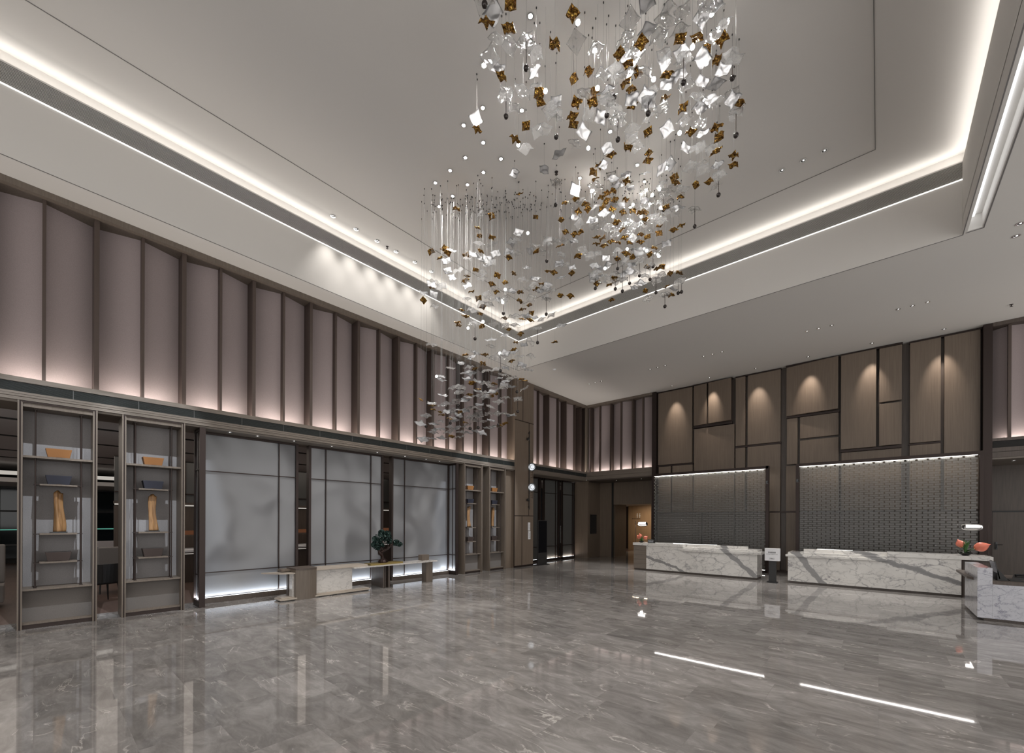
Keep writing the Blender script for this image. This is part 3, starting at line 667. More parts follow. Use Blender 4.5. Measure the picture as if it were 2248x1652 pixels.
def sculpture(unit, label, seed):
    y0, y1 = UNITS[unit]; yc = (y0+y1)/2; rnd = random.Random(seed)
    t = thing('wood_sculpture', label, 'sculpture', (-10.83+.25, yc, 1.55))
    B(-.06, .06, -.105, .105, 0, .022).build('base_plate', 'black', t)
    m = MB(); n = 28; H = 28; ph = rnd.random()*6
    for j in range(H+1):
        z = .022 + .66*j/H; tw = .5*j/H + ph
        for k in range(n):
            a = 2*PI*k/n
            r = .062 + .014*math.sin(3*a+tw*2.6) + .006*math.sin(7*a-tw*3) + .008*math.sin(z*9+ph) - .012*(j/H)
            if j >= H-6: r += .010*((j-H+6)/6)*math.cos(2*a)
            zz = z
            if j == H: zz = z + .045*max(0, math.cos(2*a))
            m.v.append((r*.75*math.cos(a), r*math.sin(a) + .012*math.sin(z*7+ph), zz))
    for j in range(H):
        for k in range(n): m.f.append((j*n+k, j*n+(k+1) % n, (j+1)*n+(k+1) % n, (j+1)*n+k))
    b = len(m.v); m.v.append((0, 0, .60))
    for k in range(n): m.f.append((H*n+k, H*n+(k+1) % n, b))
    m.f.append(tuple(range(n-1, -1, -1)))
    m.build('carved_trunk', 'wood_carved', t, smooth=True)
uw = ['display shelf nearest the left edge of the photo', 'display shelf directly beside the first frosted screen', 'display shelf just past the last frosted screen', 'display shelf next to the tall timber pillar']
where = ['at the far left edge', 'beside the podium desk screen', 'just past the last screen', 'next to the timber pillar']
for i, (y0, y1) in enumerate(UNITS):
    shelf_unit(i, y1-y0, 'tall taupe wooden ' + uw[i])
    s = 1 if i < 2 else .94
    planter('tan_box', 'tan', 2.82, i, 'tan tapered box on the top board of the shelf ' + where[i], s)
    planter('navy_box', 'navy', 2.37, i, 'navy tapered box on the second board of the shelf ' + where[i], s)
    planter('brown_box', 'umber', 1.075, i, 'dark brown tapered box on the low board of the shelf ' + where[i], s)
    sculpture(i, 'carved timber sculpture on the shelf ' + where[i], i*3+1)

# ------------------------------------------------------------------ frosted light screens
slab = ['frosted glass light screen behind the timber podium desk', 'middle frosted glass light screen, left of the dark bonsai sculpture', 'frosted glass light screen behind the far end of the marble console']
for (y0, y1, ms), lab in zip(SCREENS, slab):
    t = thing('frosted_screen', 'tall dark framed ' + lab, 'light screen', (-10.83, 0, 0))
    f = MB(); f.box(-.10, .045, y0, y0+.06, .002, 3.659); f.box(-.10, .045, y1-.06, y1, .002, 3.659); f.box(-.095, .042, y0+.06, y1-.06, 3.61, 3.658)
    fr = f.build('frame', 'bronze', t, bevel=.002)
    B(-.10, .075, y0, y1, 0, .115).build('base_rail', 'wood_dark', t, bevel=.003)
    m = MB(); m.box(.02, .036, y0+.05, y1-.05, 2.815, 2.835); m.box(.02, .036, y0+.05, y1-.05, .64, .66)
    for mm in ms: m.box(.02, .036, mm-.011, mm+.011, .115, 3.62)
    m.build('mullion', 'bronze', fr)
    B(-.02, 0, y0+.04, y1-.04, .1, 3.63).build('pane', 'frost', t)
    B(.030, .055, y0+.06, y1-.06, .113, .120).build('led_line', 'led_soft', t)
    B(-.09, -.08, y0+.04, y1-.04, .1, 3.63).build('rear_pane', 'frost', t)
    ends = []
    if y0 < 2.5: ends.append((y0-.05, .51))
    if y1 > 9: ends.append((y1, .43))
    for ye, dx in ends:
        m = MB(); m.box(dx-.045, dx, ye-.05, ye+.05, 0, 3.66); m.box(.03, dx-.045, ye-.03, ye+.03, 3.60, 3.655); m.box(.03, dx-.045, ye-.045, ye+.045, .003, .13); m.box(.001, .03, ye-.04, ye+.04, 0, 3.655)
        m.box(dx*.5-.01, dx*.5+.01, ye-.025, ye-.01, .1, 3.62); m.box(.03, dx-.045, ye-.025, ye-.01, 2.815, 2.835); m.box(.03, dx-.045, ye-.025, ye-.01, .64, .66)
        ef = m.build('end_frame', 'bronze', t)
        B(0, dx-.04, ye-.008, ye+.012, .12, 3.62).build('end_pane', 'frost', ef)
        LONG = (1, 0, 0); area('screen_foot_light', (-10.83+dx*.5, ye-.02, .14), (dx-.1, .012), 5, COOL, (0, .1, 1))
# ------------------------------------------------------------------ podium desk
t = thing('podium_desk', 'low podium desk of taupe timber, pale marble and beige stone', 'desk', (-10.0, 3.8, 0))
m = MB(); m.prism([(-.27, -.10), (-.10, -.28), (.22, -.28), (.25, -.20), (.25, 1.86), (-.27, 1.86)], .018, .055); m.prism([(-.25, -.08), (-.09, -.24), (.20, -.24), (.21, 1.84), (-.25, 1.84)], .055, .075)
m.build('base_plate', 'stone', t, bevel=.006)
m = MB(); m.prism([(-.24, -.08), (-.08, -.23), (.21, -.23), (.21, 1.83), (-.24, 1.83)], 0, .02); m.build('recessed_foot', 'blackm', t)
arc = [(.24, .04)] + [(.24 + .05*math.sin(PI*k/10), .04 + .46*k/10) for k in range(1, 10)] + [(.24, .50)]
m = MB(); m.prism([(-.22, .04)] + arc + [(-.22, .50)], 0.0, .665); m.build('timber_pedestal', 'wood', t)
m = MB(); m.prism([(-.23, .02)] + [(x+.012, y) for x, y in arc] + [(-.23, .52)], .665, .70); m.build('curved_top', 'wood_dark', t)
B(-.16, .13, .50, 1.43, .075, .615).build('marble_block', 'marble4', t, bevel=.003)
B(-.26, .22, .50, 1.80, .615, .665).build('stone_top', 'stone', t, bevel=.004)
B(-.27, -.02, -.16, .20, .625, .675).build('rear_top', 'wood', t)
m = MB(); m.prism([(-.30, -.48), (.10, -.26), (.22, .04), (-.22, .04)], .585, .61); m.build('side_leaf', 'stone', t)
B(-.12, -.02, -.02, .02, .075, .59).build('leg', 'wood_dark', t); B(.0, .16, -.005, .04, .075, .60).build('side_slab', 'marble4', t)

# ------------------------------------------------------------------ marble console with sculpture
t = thing('marble_console', 'long narrow marble console table on timber legs under the bonsai sculpture', 'console table', (-9.85, 5.2, 0))
B(-.32, .14, .0, 2.58, .585, .618).build('marble_top', 'marble4', t, bevel=.003)
m = MB(); m.box(-.62, .04, .90, .94, 0, .585); m.box(-.10, .04, .86, .92, 0, .585); m.build('leg', 'wood_dark', t)
B(-.62, .02, 1.02, 1.08, 0, .585).build('leg', 'wood_dark', t)
B(-.20, .02, 2.27, 2.50, 0, .585).build('leg', 'wood', t, bevel=.003)
B(-.30, -.10, 2.22, 2.46, .618, .78).build('timber_block', 'wood', t, bevel=.003)
br = thing('brass_tray', 'flat brass tray on the marble console', 'tray', (-9.90, 6.15, .618))
B(-.20, .12, -.47, .50, 0, .045).build('body', 'brass', br, bevel=.003)
bo = thing('bonsai_sculpture', 'dark green bronze bonsai tree sculpture standing on the brass tray', 'sculpture', (-9.92, 6.10, .663))
bm = MB()
rk = random.Random(3)
for k in range(9):
    a = rk.random()*6.28; r = rk.random()*.06; cx_, cy_, s = r*math.cos(a), r*math.sin(a)*1.3, .045+rk.random()*.035
    prof = [(0, -s*.2), (s*1.2, -s*.2), (s*1.25, s*.2), (s*.9, s*.9), (s*.3, s*1.3), (0, s*1.35)]
    bm.lathe([(p*(1+.15*math.sin(k)), h+.014) for p, h in prof], 7, (cx_, cy_, 0))
bm.build('rock_base', 'trunk', bo)
tk = MB()
tk.tube([(0, .01, .03), (.0, .03, .10), (.0, -.02, .18), (.0, -.08, .24), (.0, -.09, .32), (.0, -.05, .38), (.0, -.03, .46), (-.01, -.02, .56)], [.05, .045, .05, .055, .05, .04, .03, .018], 9)
tk.tube([(0, -.05, .27), (.01, .03, .31), (.0, .10, .33), (.0, .17, .36), (.02, .25, .44), (.0, .33, .51)], [.04, .035, .025, .022, .019, .012], 8)
tk.tube([(0, .15, .35), (.01, .17, .42), (.0, .15, .50)], [.018, .014, .008], 7); tk.tube([(0, -.06, .36), (.02, -.12, .44), (0, -.17, .50)], [.02, .014, .008], 7)
tk.tube([(0, .25, .44), (.02, .24, .50), (0, .20, .56)], [.014, .011, .008], 7)
tk.build('trunk', 'trunk', bo, smooth=True)
def clump(name, blobs, n, seed):
    r = random.Random(seed); g = MB()
    for _ in range(n):
        c, rad = r.choice(blobs); d = Vector((r.gauss(0, 1), r.gauss(0, 1), r.gauss(0, 1))).normalized(); rr = .72 + .3*r.random()
        p = Vector(c) + Vector((d.x*rad[0], d.y*rad[1], d.z*rad[2]))*rr
        s = .012 + r.random()*.013; e = Euler((r.random()*6, r.random()*6, r.random()*6)).to_matrix()
        b = len(g.v)
        for q in ((-1, -1, .25), (1, -1, -.1), (1, 1, .3), (-1, 1, -.15), (0, 0, -.55), (0, 0, .35)): g.v.append(tuple(p + e @ (Vector(q)*s)))
        for q in ((0, 1, 5), (1, 2, 5), (2, 3, 5), (3, 0, 5), (1, 0, 4), (2, 1, 4), (3, 2, 4), (0, 3, 4)): g.f.append(tuple(b+i for i in q))
    return g.build(name, 'teal', bo)
clump('foliage', [((0, -.04, .66), (.15, .17, .13)), ((0, .10, .68), (.14, .15, .12)), ((0, -.14, .54), (.13, .12, .13)), ((0, -.15, .44), (.10, .09, .10)), ((0, .20, .60), (.10, .07, .12)), ((0, -.02, .80), (.09, .09, .06)), ((0, .14, .78), (.08, .08, .06)), ((0, -.22, .62), (.08, .06, .08)), ((0, -.26, .48), (.06, .06, .06)), ((0, -.02, .46), (.07, .05, .05))], 1500, 5)
clump('foliage', [((0, .42, .51), (.09, .10, .075)), ((0, .52, .47), (.07, .08, .06))], 330, 6)

# ------------------------------------------------------------------ pillar lamp, notices, kiosk
t = thing('wall_lamp', 'black rod wall lamp with two round glowing discs on the timber pillar', 'wall lamp', (X0, 12.79, 0))
m = MB(); m.tube([(.05, 0, 2.22), (.05, 0, 5.29)], .011, 8); m.box(0, .06, -.02, .02, 2.3, 2.34); m.box(0, .06, -.02, .02, 5.2, 5.24); m.build('rod', 'blackm', t)
for z in (3.88, 3.09):
    def turn(mb, a=.55):
        ca, sa = math.cos(a), math.sin(a); mb.v = [(.12+x*ca-y*sa, .06+x*sa+y*ca, q) for x, y, q in mb.v]; return mb
    f = MB(); f.lathe([(.125, -.02), (.165, -.02), (.165, .02), (.125, .02), (.125, -.02)], 28, (0, 0, z), 'y'); f.box(-.10, -.06, .0, .012, z-.01, z+.01)
    o = turn(f).build('disc_ring', 'black', t)
    g = MB(); g.lathe([(0, -.006), (.13, -.006), (.13, .010), (0, .010)], 28, (0, 0, z), 'y'); turn(g).build('disc_face', 'sconce', o)
    g = MB(); g.lathe([(.078, -.030), (.092, -.030), (.092, -.010), (.078, -.010), (.078, -.030)], 20, (.03, 0, z+.01), 'y'); turn(g).build('inner_ring', 'black', o)
    b = MB()
    for zz in (z-.20, z-.30, z-.40): b.box(.05, .14, .08, .088, zz-.004, zz+.004)
    b.box(.135, .143, .08, .088, z-.44, z-.15); b.build('ladder_bracket', 'bronze', t)
for z in (4.96, 2.59):
    k = MB(); k.lathe([(0, -.03), (.045, -.03), (.06, -.01), (.06, .01), (.045, .03), (0, .03)], 16, (.08, -.13, z), 'y'); k.tube([(.05, 0, z), (.08, -.13, z)], .008, 6); k.build('side_knob', 'blackm', t)
def notice(z0, z1, y0, y1, label, seed):
    t = thing('notice_plaque', label, 'notice', (X0+.004, (y0+y1)/2, (z0+z1)/2)); w = (y1-y0)/2; h = (z1-z0)/2
    B(0, .012, -w, w, -h, h).build('board', 'paper', t)
    r = random.Random(seed); k = MB()
    k.box(.012, .0135, -w*.75, -w*.6, h*.66, h*.78)
    for i in range(5):
        zz = h*.35 - i*h*.25; x = -w*.5
        while x < w*.55:
            l = .012+r.random()*.02; k.box(.012, .0135, x, x+l, zz, zz+.012); x += l+.014
    k.build('printing', 'ink', t)
notice(1.40, 1.71, 12.76, 12.89, 'small white printed notice on the pillar, the upper of two', 1)
notice(1.05, 1.38, 12.77, 12.91, 'small white printed notice on the pillar, the lower of two', 2)
t = thing('digital_kiosk', 'slim black standing display kiosk in front of the glazed alcove', 'kiosk', (-10.22, 13.50, 0))
B(-.10, .10, -.42, .42, 0, .022).build('foot_plate', 'blackm', t); kc = B(-.03, .03, -.30, .30, .022, 1.80).build('cabinet', 'blackm', t, bevel=.004); B(.030, .034, -.275, .275, .50, 1.77).build('screen', 'black', kc)
# ------------------------------------------------------------------ reception counters
def glow_bar(parent, x0, x1, y, z): B(x0, x1, y, y+.012, z, z+.008).build('slab_reflection', 'glow_thin', parent)  # emissive bar standing in for the bright reflection on the counter top
t = thing('reception_counter', 'shorter white marble reception counter with a timber end, beside the lift lobby', 'reception counter', (0, 0, 0))
B(-6.80, -2.83, 14.63, 15.25, 0, .062).build('plinth', 'wood_dark', t)
B(-6.32, -2.80, 14.57, 15.30, .062, .905).build('marble_front', 'marble1', t, bevel=.003)
# cut back: the low ledge projects as its own slab
B(-5.02, -2.68, 14.50, 15.0, .775, .855).build('low_ledge', 'marble1', t, bevel=.003)
B(-5.00, -3.12, 14.88, 14.96, .855, .995).build('upstand', 'marble1', t, bevel=.003)
B(-6.82, -5.02, 14.54, 15.32, .905, .995).build('marble_top', 'marble1', t, bevel=.003)
m = MB()
for i in range(5): m.box(-6.80, -6.325, 14.57, 15.30, .070+i*.168, .070+i*.168+.160)
m.box(-6.79, -6.33, 14.585, 15.29, .06, .905); m.build('timber_end', 'wood_h', t)
m.v; glow_bar(t, -5.5, -4.05, 14.97, .997)
B(-2.803, -2.797, 14.66, 14.69, .30, .38).build('socket', 'black', t)
t2 = thing('reception_counter', 'longer white marble reception counter with a low ledge, in front of the wide crystal screen', 'reception counter', (0, 0, 0))
B(-1.98, 1.50, 14.63, 15.25, 0, .06).build('plinth', 'wood_dark', t2)
B(-2.01, 1.48, 14.57, 15.30, .06, .900).build('marble_front', 'marble2', t2, bevel=.003)
B(-2.06, .16, 14.50, 14.98, .775, .835).build('low_ledge', 'marble2', t2, bevel=.003)
B(-1.66, .16, 14.86, 14.94, .835, .995).build('upstand', 'marble2', t2, bevel=.003)
B(.16, 1.98, 14.54, 15.32, .900, .995).build('marble_top', 'marble2', t2, bevel=.003)
B(1.484, 1.95, 14.75, 15.25, .0, .898).build('timber_end', 'wood_dark', t2)
B(1.480, 1.505, 14.565, 14.80, .0, .898).build('edge_strip', 'bronze', t2)
glow_bar(t2, -1.35, -.55, 14.95, .997)

# ------------------------------------------------------------------ crystal block screens
def crystal(name_label, xa, xb, post_left):
    t = thing('crystal_screen', name_label, 'glass block screen', (0, 0, 0)); Y = 16.80
    p = MB(); p.box(xa-.02, xb+.10, Y-.03, Y+.12, 3.63, 3.72)
    if post_left: p.box(xa-.12, xa-.025, Y-.03, Y+.12, 0, 3.72); p.box(xb+.03, xb+.10, Y-.03, Y+.12, 0, 3.63)
    else: p.box(xb+.015, xb+.11, Y-.03, Y+.12, 0, 3.72); p.box(xa-.08, xa-.05, Y, Y+.12, 0, 3.72)
    p.box(xa-.05, xb+.05, Y-.03, Y+.12, 0, .085)
    p.build('frame', 'bronze', t, bevel=.002)
    g = MB(); pitch = (xb-xa)/17.0; n = 0; z = .105
    while z < 3.60:
        off = 0 if n % 2 == 0 else -.5*pitch
        for i in range(19):
            x0 = xa+off+i*pitch; x1 = x0+pitch-(.050 if z > 3.5 else .026)
            x0c, x1c = max(x0, xa-.03), min(x1, xb)
            if x1c-x0c > .03: g.box(x0c, x1c, Y, Y+.07, z, z+.0565)
        z += .0665; n += 1
    g.build('crystal_blocks', 'crystal', t)
    B(xa-.02, xb, Y-.006, Y+.0, 3.614, 3.622).build('led_line', 'led_mosaic', t); B(xa-.02, xb, Y-.01, Y+.0, .088, .10).build('led_line', 'led_mosaic', t)
    px = xa-.07 if post_left else xb+.06
    c = MB(); c.lathe([(0, -.03), (.03, -.03), (.035, 0), (.02, .02), (0, .02)], 10, (px, Y-.06, 3.16), 'y'); c.box(px-.03, px+.03, Y-.04, Y-.03, 3.1, 3.2); c.build('sensor', 'black', t)
    return t
crystal('crystal block lattice screen lit along its top, behind the shorter reception counter', -6.93, -2.99, False)
crystal('wide crystal block lattice screen lit along its top, behind the longer reception counter', -1.98, 2.00, True)
LONG = (1, 0, 0)
area('crystal_top_light', (-4.96, 16.835, 3.618), (3.9, .05), 24, NEUT, (0, 0, -1)); area('crystal_top_light', (0, 16.835, 3.618), (3.9, .05), 24, NEUT, (0, 0, -1))

# ------------------------------------------------------------------ table lamps
def table_lamp(label, x, y, z, s):
    t = thing('table_lamp', label, 'table lamp', (x, y, z))
    b = MB(); b.lathe([(0, 0), (.055, 0), (.055, .008), (0, .012)], 20); b.tube([(0, 0, .01), (0, 0, .80)], .009, 8); b.tube([(-.05*s, 0, .705), (.10*s, 0, .705)], .005, 6)
    b.build('stand', 'bronze', t)
    g = MB(); prof = [(0, .085), (.035, .088), (.065, .105), (.082, .15), (.086, .22), (.086, .32), (.082, .39), (.065, .435), (.035, .452), (0, .455)]
    g.lathe(prof, 24, (0, 0, .68), 'x'); 
    if s < 0: g.v = [(-a, b_, c) for a, b_, c in g.v]
    gc = g.build('glass_capsule', 'lampglass', t, smooth=True)
    g = MB(); g.lathe([(0, .12), (.025, .122), (.040, .14), (.040, .36), (0, .36)], 18, (0, 0, .708), 'x')
    if s < 0: g.v = [(-a, b_, c) for a, b_, c in g.v]
    g.build('light_tube', 'tube', gc, smooth=True)
    g = MB(); g.lathe([(0, .40), (.060, .40), (.060, .43), (0, .43)], 18, (0, 0, .69), 'x')
    if s < 0: g.v = [(-a, b_, c) for a, b_, c in g.v]
    g.build('end_cap', 'black', gc)
    l = bpy.data.lights.new('table_lamp_light', 'POINT'); l.energy = 6; l.color = NEUT; l.shadow_soft_size = .05
    lo = bpy.data.objects.new('table_lamp_light', l); C.objects.link(lo); lo.location = (x+.24*s, y, z+.62)
table_lamp('glowing glass capsule table lamp on the shorter marble counter', -6.86, 14.86, .995, 1)
table_lamp('glowing glass capsule table lamp at the end of the longer marble counter', 1.96, 15.0, .995, -1)

# ------------------------------------------------------------------ flowers
def petal_mesh(l, w, cup):
    m = MB(); n = 8
    for i in range(n+1):
        u = i/n; hw = w*math.sin(PI*min(1, u*.86+.10))**.8*(1-u**4)
        for j in range(-3, 4):
            v = j/3; m.v.append((hw*v, cup*(v*v)*.6 + .0, l*u))
            m.v[-1] = (m.v[-1][0], m.v[-1][1]-cup*math.sin(u*PI)*.5, m.v[-1][2])
    for i in range(n):
        for j in range(6): a = i*7+j; m.f.append((a, a+1, a+8, a+7))
    return m
def flowers(label, loc, s, dirs):
    t = thing('flower_bowl', label, 'flower arrangement', loc)
    b = MB(); b.lathe([(0, 0), (.035*s, 0), (.04*s, .006*s), (.095*s, .035*s), (.10*s, .042*s), (.06*s, .060*s), (.045*s, .062*s), (.04*s, .055*s), (0, .05*s)], 24)
    b.build('bowl', 'black', t, smooth=False)
    r = random.Random(int(abs(loc[0])*10)); g = MB()
    for k in range(16):
        a = r.random()*6.28; q = .03*s+.05*s*r.random(); h = (.10+.13*r.random())*s
        g.tube([(0.01*math.cos(a), .01*math.sin(a), .05*s), (q*.4*math.cos(a), q*.4*math.sin(a), .05*s+h*.6), (q*math.cos(a), q*math.sin(a), .05*s+h)], [.006*s, .008*s, .002], 5)
    for k in range(9):
        a = r.random()*6.28; q = .05*s; z = .09*s+.05*s*r.random(); d = Vector((math.cos(a), math.sin(a), .5)); sd = Vector((-math.sin(a), math.cos(a), 0))
        p0 = Vector((0, 0, .06*s)); p1 = p0+d*.06*s; p2 = p0+d*.12*s
        b0 = len(g.v); g.v += [tuple(p0), tuple(p1+sd*.022*s), tuple(p2), tuple(p1-sd*.022*s)]; g.f.append((b0, b0+1, b0+2, b0+3))
    g.build('greenery', 'green', t)
    for (dx, dy, dz), l in dirs:
        stem = MB(); e = Vector((dx, dy, dz)).normalized(); p0 = Vector((0, 0, .05*s)); p1 = Vector((dx*.16*s, dy*.16*s, .09*s + dz*.10*s))
        stem.tube([tuple(p0), tuple((p0+p1)/2 + Vector((0, 0, .02*s))), tuple(p1)], .004*s, 6); so = stem.build('stem', 'green', t)
        pm = petal_mesh(l, l*.40, l*.30); yv = Vector((-loc[0], -loc[1], .25)).normalized()*-1; yv = (yv - e*yv.dot(e)).normalized(); xv = yv.cross(e); q = Matrix((xv, yv, e)).transposed()
        pm.v = [tuple(q @ Vector(v) + p1) for v in pm.v]
        o = pm.build('petal', 'petal', so, smooth=True); md = o.modifiers.new('thick', 'SOLIDIFY'); md.thickness = .003
        sp = MB(); sp.tube([tuple(p1), tuple(p1+e*l*.25), tuple(p1+e*l*.42)], [.006*s, .007*s, .003*s], 6); sp.build('spadix', 'petal_in', so)
flowers('coral red anthuriums in a black bowl on the shorter marble counter', (-6.56, 14.70, .995), 1.05, [((-.42, .05, .50), .17), ((-.12, -.1, .62), .19), ((.52, -.05, .36), .19)])
flowers('coral red anthuriums in a black bowl at the end of the longer marble counter', (1.56, 14.74, .995), 1.4, [((-.22, .0, .50), .21), ((.62, -.10, .30), .29)])

# ------------------------------------------------------------------ small signs
t = thing('desk_sign', 'small black tabletop name sign on the shorter marble counter', 'sign', (-6.17, 14.66, .996), .12)
m = MB(); m.hexa([(-.13, -.02, 0), (.13, -.02, 0), (.13, .05, 0), (-.13, .05, 0)], [(-.13, .01, .13), (.13, .01, .13), (.13, .03, .13), (-.13, .03, .13)]); bk = m.build('block', 'black', t)
text('lettering', 'Hilton', .065, (-.02, -.010, .066), (PI/2-.22, 0, 0), 'inklight', bk)
m = MB()
for a, b, c, d in ((-.105, .065, .020, .024), (-.105, .065, .106, .110), (-.105, -.101, .020, .110), (.061, .065, .020, .110)): m.box(a, b, -.0005, .001, c, d)
m.v = [(x, -.021+z*.23+(y), z) for x, y, z in m.v]; m.build('outline', 'inklight', bk)
t = thing('sign_stand', 'white box sign on a black post between the two reception counters', 'sign', (-2.35, 14.28, 0))
B(-.13, .13, -.10, .12, 0, .028).build('foot_plate', 'blackm', t); B(-.09, .09, -.02, .09, .028, .65).build('post', 'blackm', t)
bx = B(-.185, .185, -.085, .09, .645, 1.005).build('sign_box', 'paper', t, bevel=.003)
text('lettering', '快速退房', .050, (0, -.0865, .885), (PI/2, 0, 0), 'ink', bx, bold=.0006)
text('lettering', 'EXPRESS CHECK OUT', .030, (0, -.0865, .835), (PI/2, 0, 0), 'ink', bx)
text('lettering', 'Hilton', .034, (0, -.0865, .708), (PI/2, 0, 0), 'ink', bx, bold=.0006)
m = MB()
for a, b, c, d in ((-.06, .06, .685, .688), (-.06, .06, .728, .731), (-.06, -.057, .685, .731), (.057, .06, .685, .731)): m.box(a, b, -.087, -.0855, c, d)
m.build('outline', 'ink', bx)

# ------------------------------------------------------------------ concierge desk at the right edge
t = thing('concierge_desk', 'grey veined marble desk with a raised block and timber top at the right edge', 'desk', (1.36, 11.42, 0))
B(.09, 2.6, .06, 1.5, 0, .06).build('plinth', 'wood_dark', t)
m = MB(); m.box(0, .185, 0, 1.50, .055, .965); m.build('marble_block', 'marble3', t, bevel=.003)
B(.185, 2.6, 0.0, .05, .055, .675).build('marble_front', 'marble3', t)
B(.185, 2.6, 0.0, 1.5, .675, .735).build('timber_top', 'wood_dark', t, bevel=.003)
m = MB(); m.prism([(.17, .40), (.17, 2.10), (-.07, 2.10), (-.07, .58), (-.02, .40)], .70, .745); m.build('side_shelf', 'wood_dark', t, bevel=.003)
t = thing('monitor', 'black monitor tilted back on the timber top of the concierge desk', 'monitor', (1.60, 11.85, .735))
m = MB(); m.hexa([(.02, -.24, .03), (.035, -.24, .03), (.035, .24, .03), (.02, .24, .03)], [(-.04+.0, -.24, .34), (-.025, -.24, .34), (-.025, .24, .34), (-.04, .24, .34)]); m.v = [(x+.03, y, z) for x, y, z in m.v]; m.build('display', 'black', t)
m = MB(); m.hexa([(.03, -.24, .0), (.17, -.24, .0), (.17, .2, .0), (.03, .2, .0)], [(.03, -.24, .20), (.04, -.24, .20), (.04, .2, .20), (.03, .2, .20)]); m.build('stand', 'blackm', t)
t = thing('keyboard', 'black keyboard on the timber top of the concierge desk', 'keyboard', (1.86, 11.80, .735))
B(-.08, .08, -.20, .20, 0, .018).build('body', 'blackm', t)
t = thing('desk_phone', 'rounded dark desk phone beside the keyboard on the concierge desk', 'telephone', (2.0, 12.15, .735))
m = MB(); m.hexa([(-.10, -.09, 0), (.10, -.09, 0), (.10, .09, 0), (-.10, .09, 0)], [(-.09, -.08, .03), (.09, -.08, .03), (.09, .08, .06), (-.09, .08, .06)]); m.build('base', 'blackm', t)
m = MB(); m.tube([(-.085, -.03, .065), (-.05, -.02, .082), (.05, -.02, .082), (.085, -.03, .065)], [.024, .018, .018, .024], 8); m.build('handset', 'black', t, smooth=True)

# ------------------------------------------------------------------ ceiling fittings
def downlight_proto(big):
    t = thing('downlight', 'x', 'downlight')
    s = 1.25 if big else 1
    m = MB(); m.lathe([(.032*s, .0), (.047*s, 0), (.047*s, -.006), (.030*s, -.006), (.024*s, .004), (.032*s, .0)], 18); m.build('trim_ring', 'chrome', t)
    m = MB(); m.lathe([(0, .004), (.012*s, .004), (.012*s, -.004), (0, -.004)], 12, (.006, -.006, -.001)); m.build('lens', 'led', t)
    m = MB(); m.lathe([(0, -.001), (.031*s, -.001)], 16); m.build('dark_cone', 'blackm', t)
    return t
dp = downlight_proto(False); db = downlight_proto(True); first = {'dp': True, 'db': True}
def put(p, loc, label, group=None):
    k = 'dp' if p is dp else 'db'
    if first[k]:
        first[k] = False; p.location = loc; p['label'] = label
        if group: p['group'] = group
        else: p.pop('group', None)
        return p
    r = dup(p, loc, 0, label)
    if group: r['group'] = group
    elif 'group' in r: del r['group']
    return r
ordn = ['above the lift lobby end', 'above the timber end of the shorter counter', 'above the middle of the shorter counter', 'above the left half of the longer counter', 'above the right half of the longer counter']
for r, w in zip(DESK_ROWS, ordn):
    for x in r: put(dp, (x, 14.46, ZC-.002), 'one of three small recessed ceiling spots ' + w, 'three recessed spots ' + w)
wn = ['leftmost wall panel', 'second upper wall panel from the left', 'third upper wall panel from the left', 'middle upper wall panel', 'wall panel left of the right-hand pair', 'widest right wall panels']
for (x, y), w in zip(WALL_SPOTS, wn): put(dp, (x, y, ZC-.002), 'small recessed spot washing the ' + w, 'wall washing spots')
for i, y in enumerate(TRAY_L): put(db, (-9.5, y, 8.798), 'recessed spot in the tray above the left cove', 'row of six recessed spots along the left cove')
for x in (-.80, -1.13, -1.48): put(db, (x, 9.82, 8.798), 'recessed spot in the tray near its far right corner', 'three recessed spots near the far right tray corner')
sy = [2.76, 3.29, 4.07, 4.98, 6.26, 7.16, 7.92, 8.44]
for y in sy: put(dp, (-10.46, y, 3.659), 'small recessed spot in the timber soffit over the frosted screens', 'recessed spots in the soffit over the frosted screens')
for x in (-9.16, -7.95): put(dp, (x, 17.78, 3.659), 'small recessed spot in the lift lobby soffit', 'recessed spots in the lift lobby soffit')
put(dp, (2.78, 17.8, 3.499), 'small recessed spot in the soffit at the right edge')
for i, (x, y) in enumerate(((1.9, 11.74), (1.93, 12.2))): put(db, (x, y, ZC-.002), 'recessed spot right of the slot light at the right edge', 'two recessed spots right of the slot light')
def sprinkler(x, y, z, lab):
    t = thing('sprinkler', lab, 'sprinkler', (x, y, z)); m = MB(); m.lathe([(0, 0), (.035, 0), (.032, -.008), (.010, -.012), (.010, -.045), (.03, -.05), (.03, -.053), (0, -.053)], 12); m.build('head', 'bronze', t)
sprinkler(-9.51, 5.95, 8.80, 'sprinkler head between the recessed spots of the left cove'); sprinkler(2.45, 15.97, ZC, 'sprinkler head in the low ceiling at the right edge')
sprinkler(-4.9, 6.9, 8.80, 'sprinkler head in the tray among the hanging glass'); sprinkler(-3.1, 8.2, 8.80, 'sprinkler head in the tray behind the hanging glass')
t = thing('smoke_detector', 'small white detector on the low ceiling near the far left corner', 'detector', (-8.75, 12.25, ZC)); m = MB(); m.lathe([(0, 0), (.06, 0), (.055, -.02), (.03, -.03), (0, -.03)], 18); m.build('housing', 'paper', t)
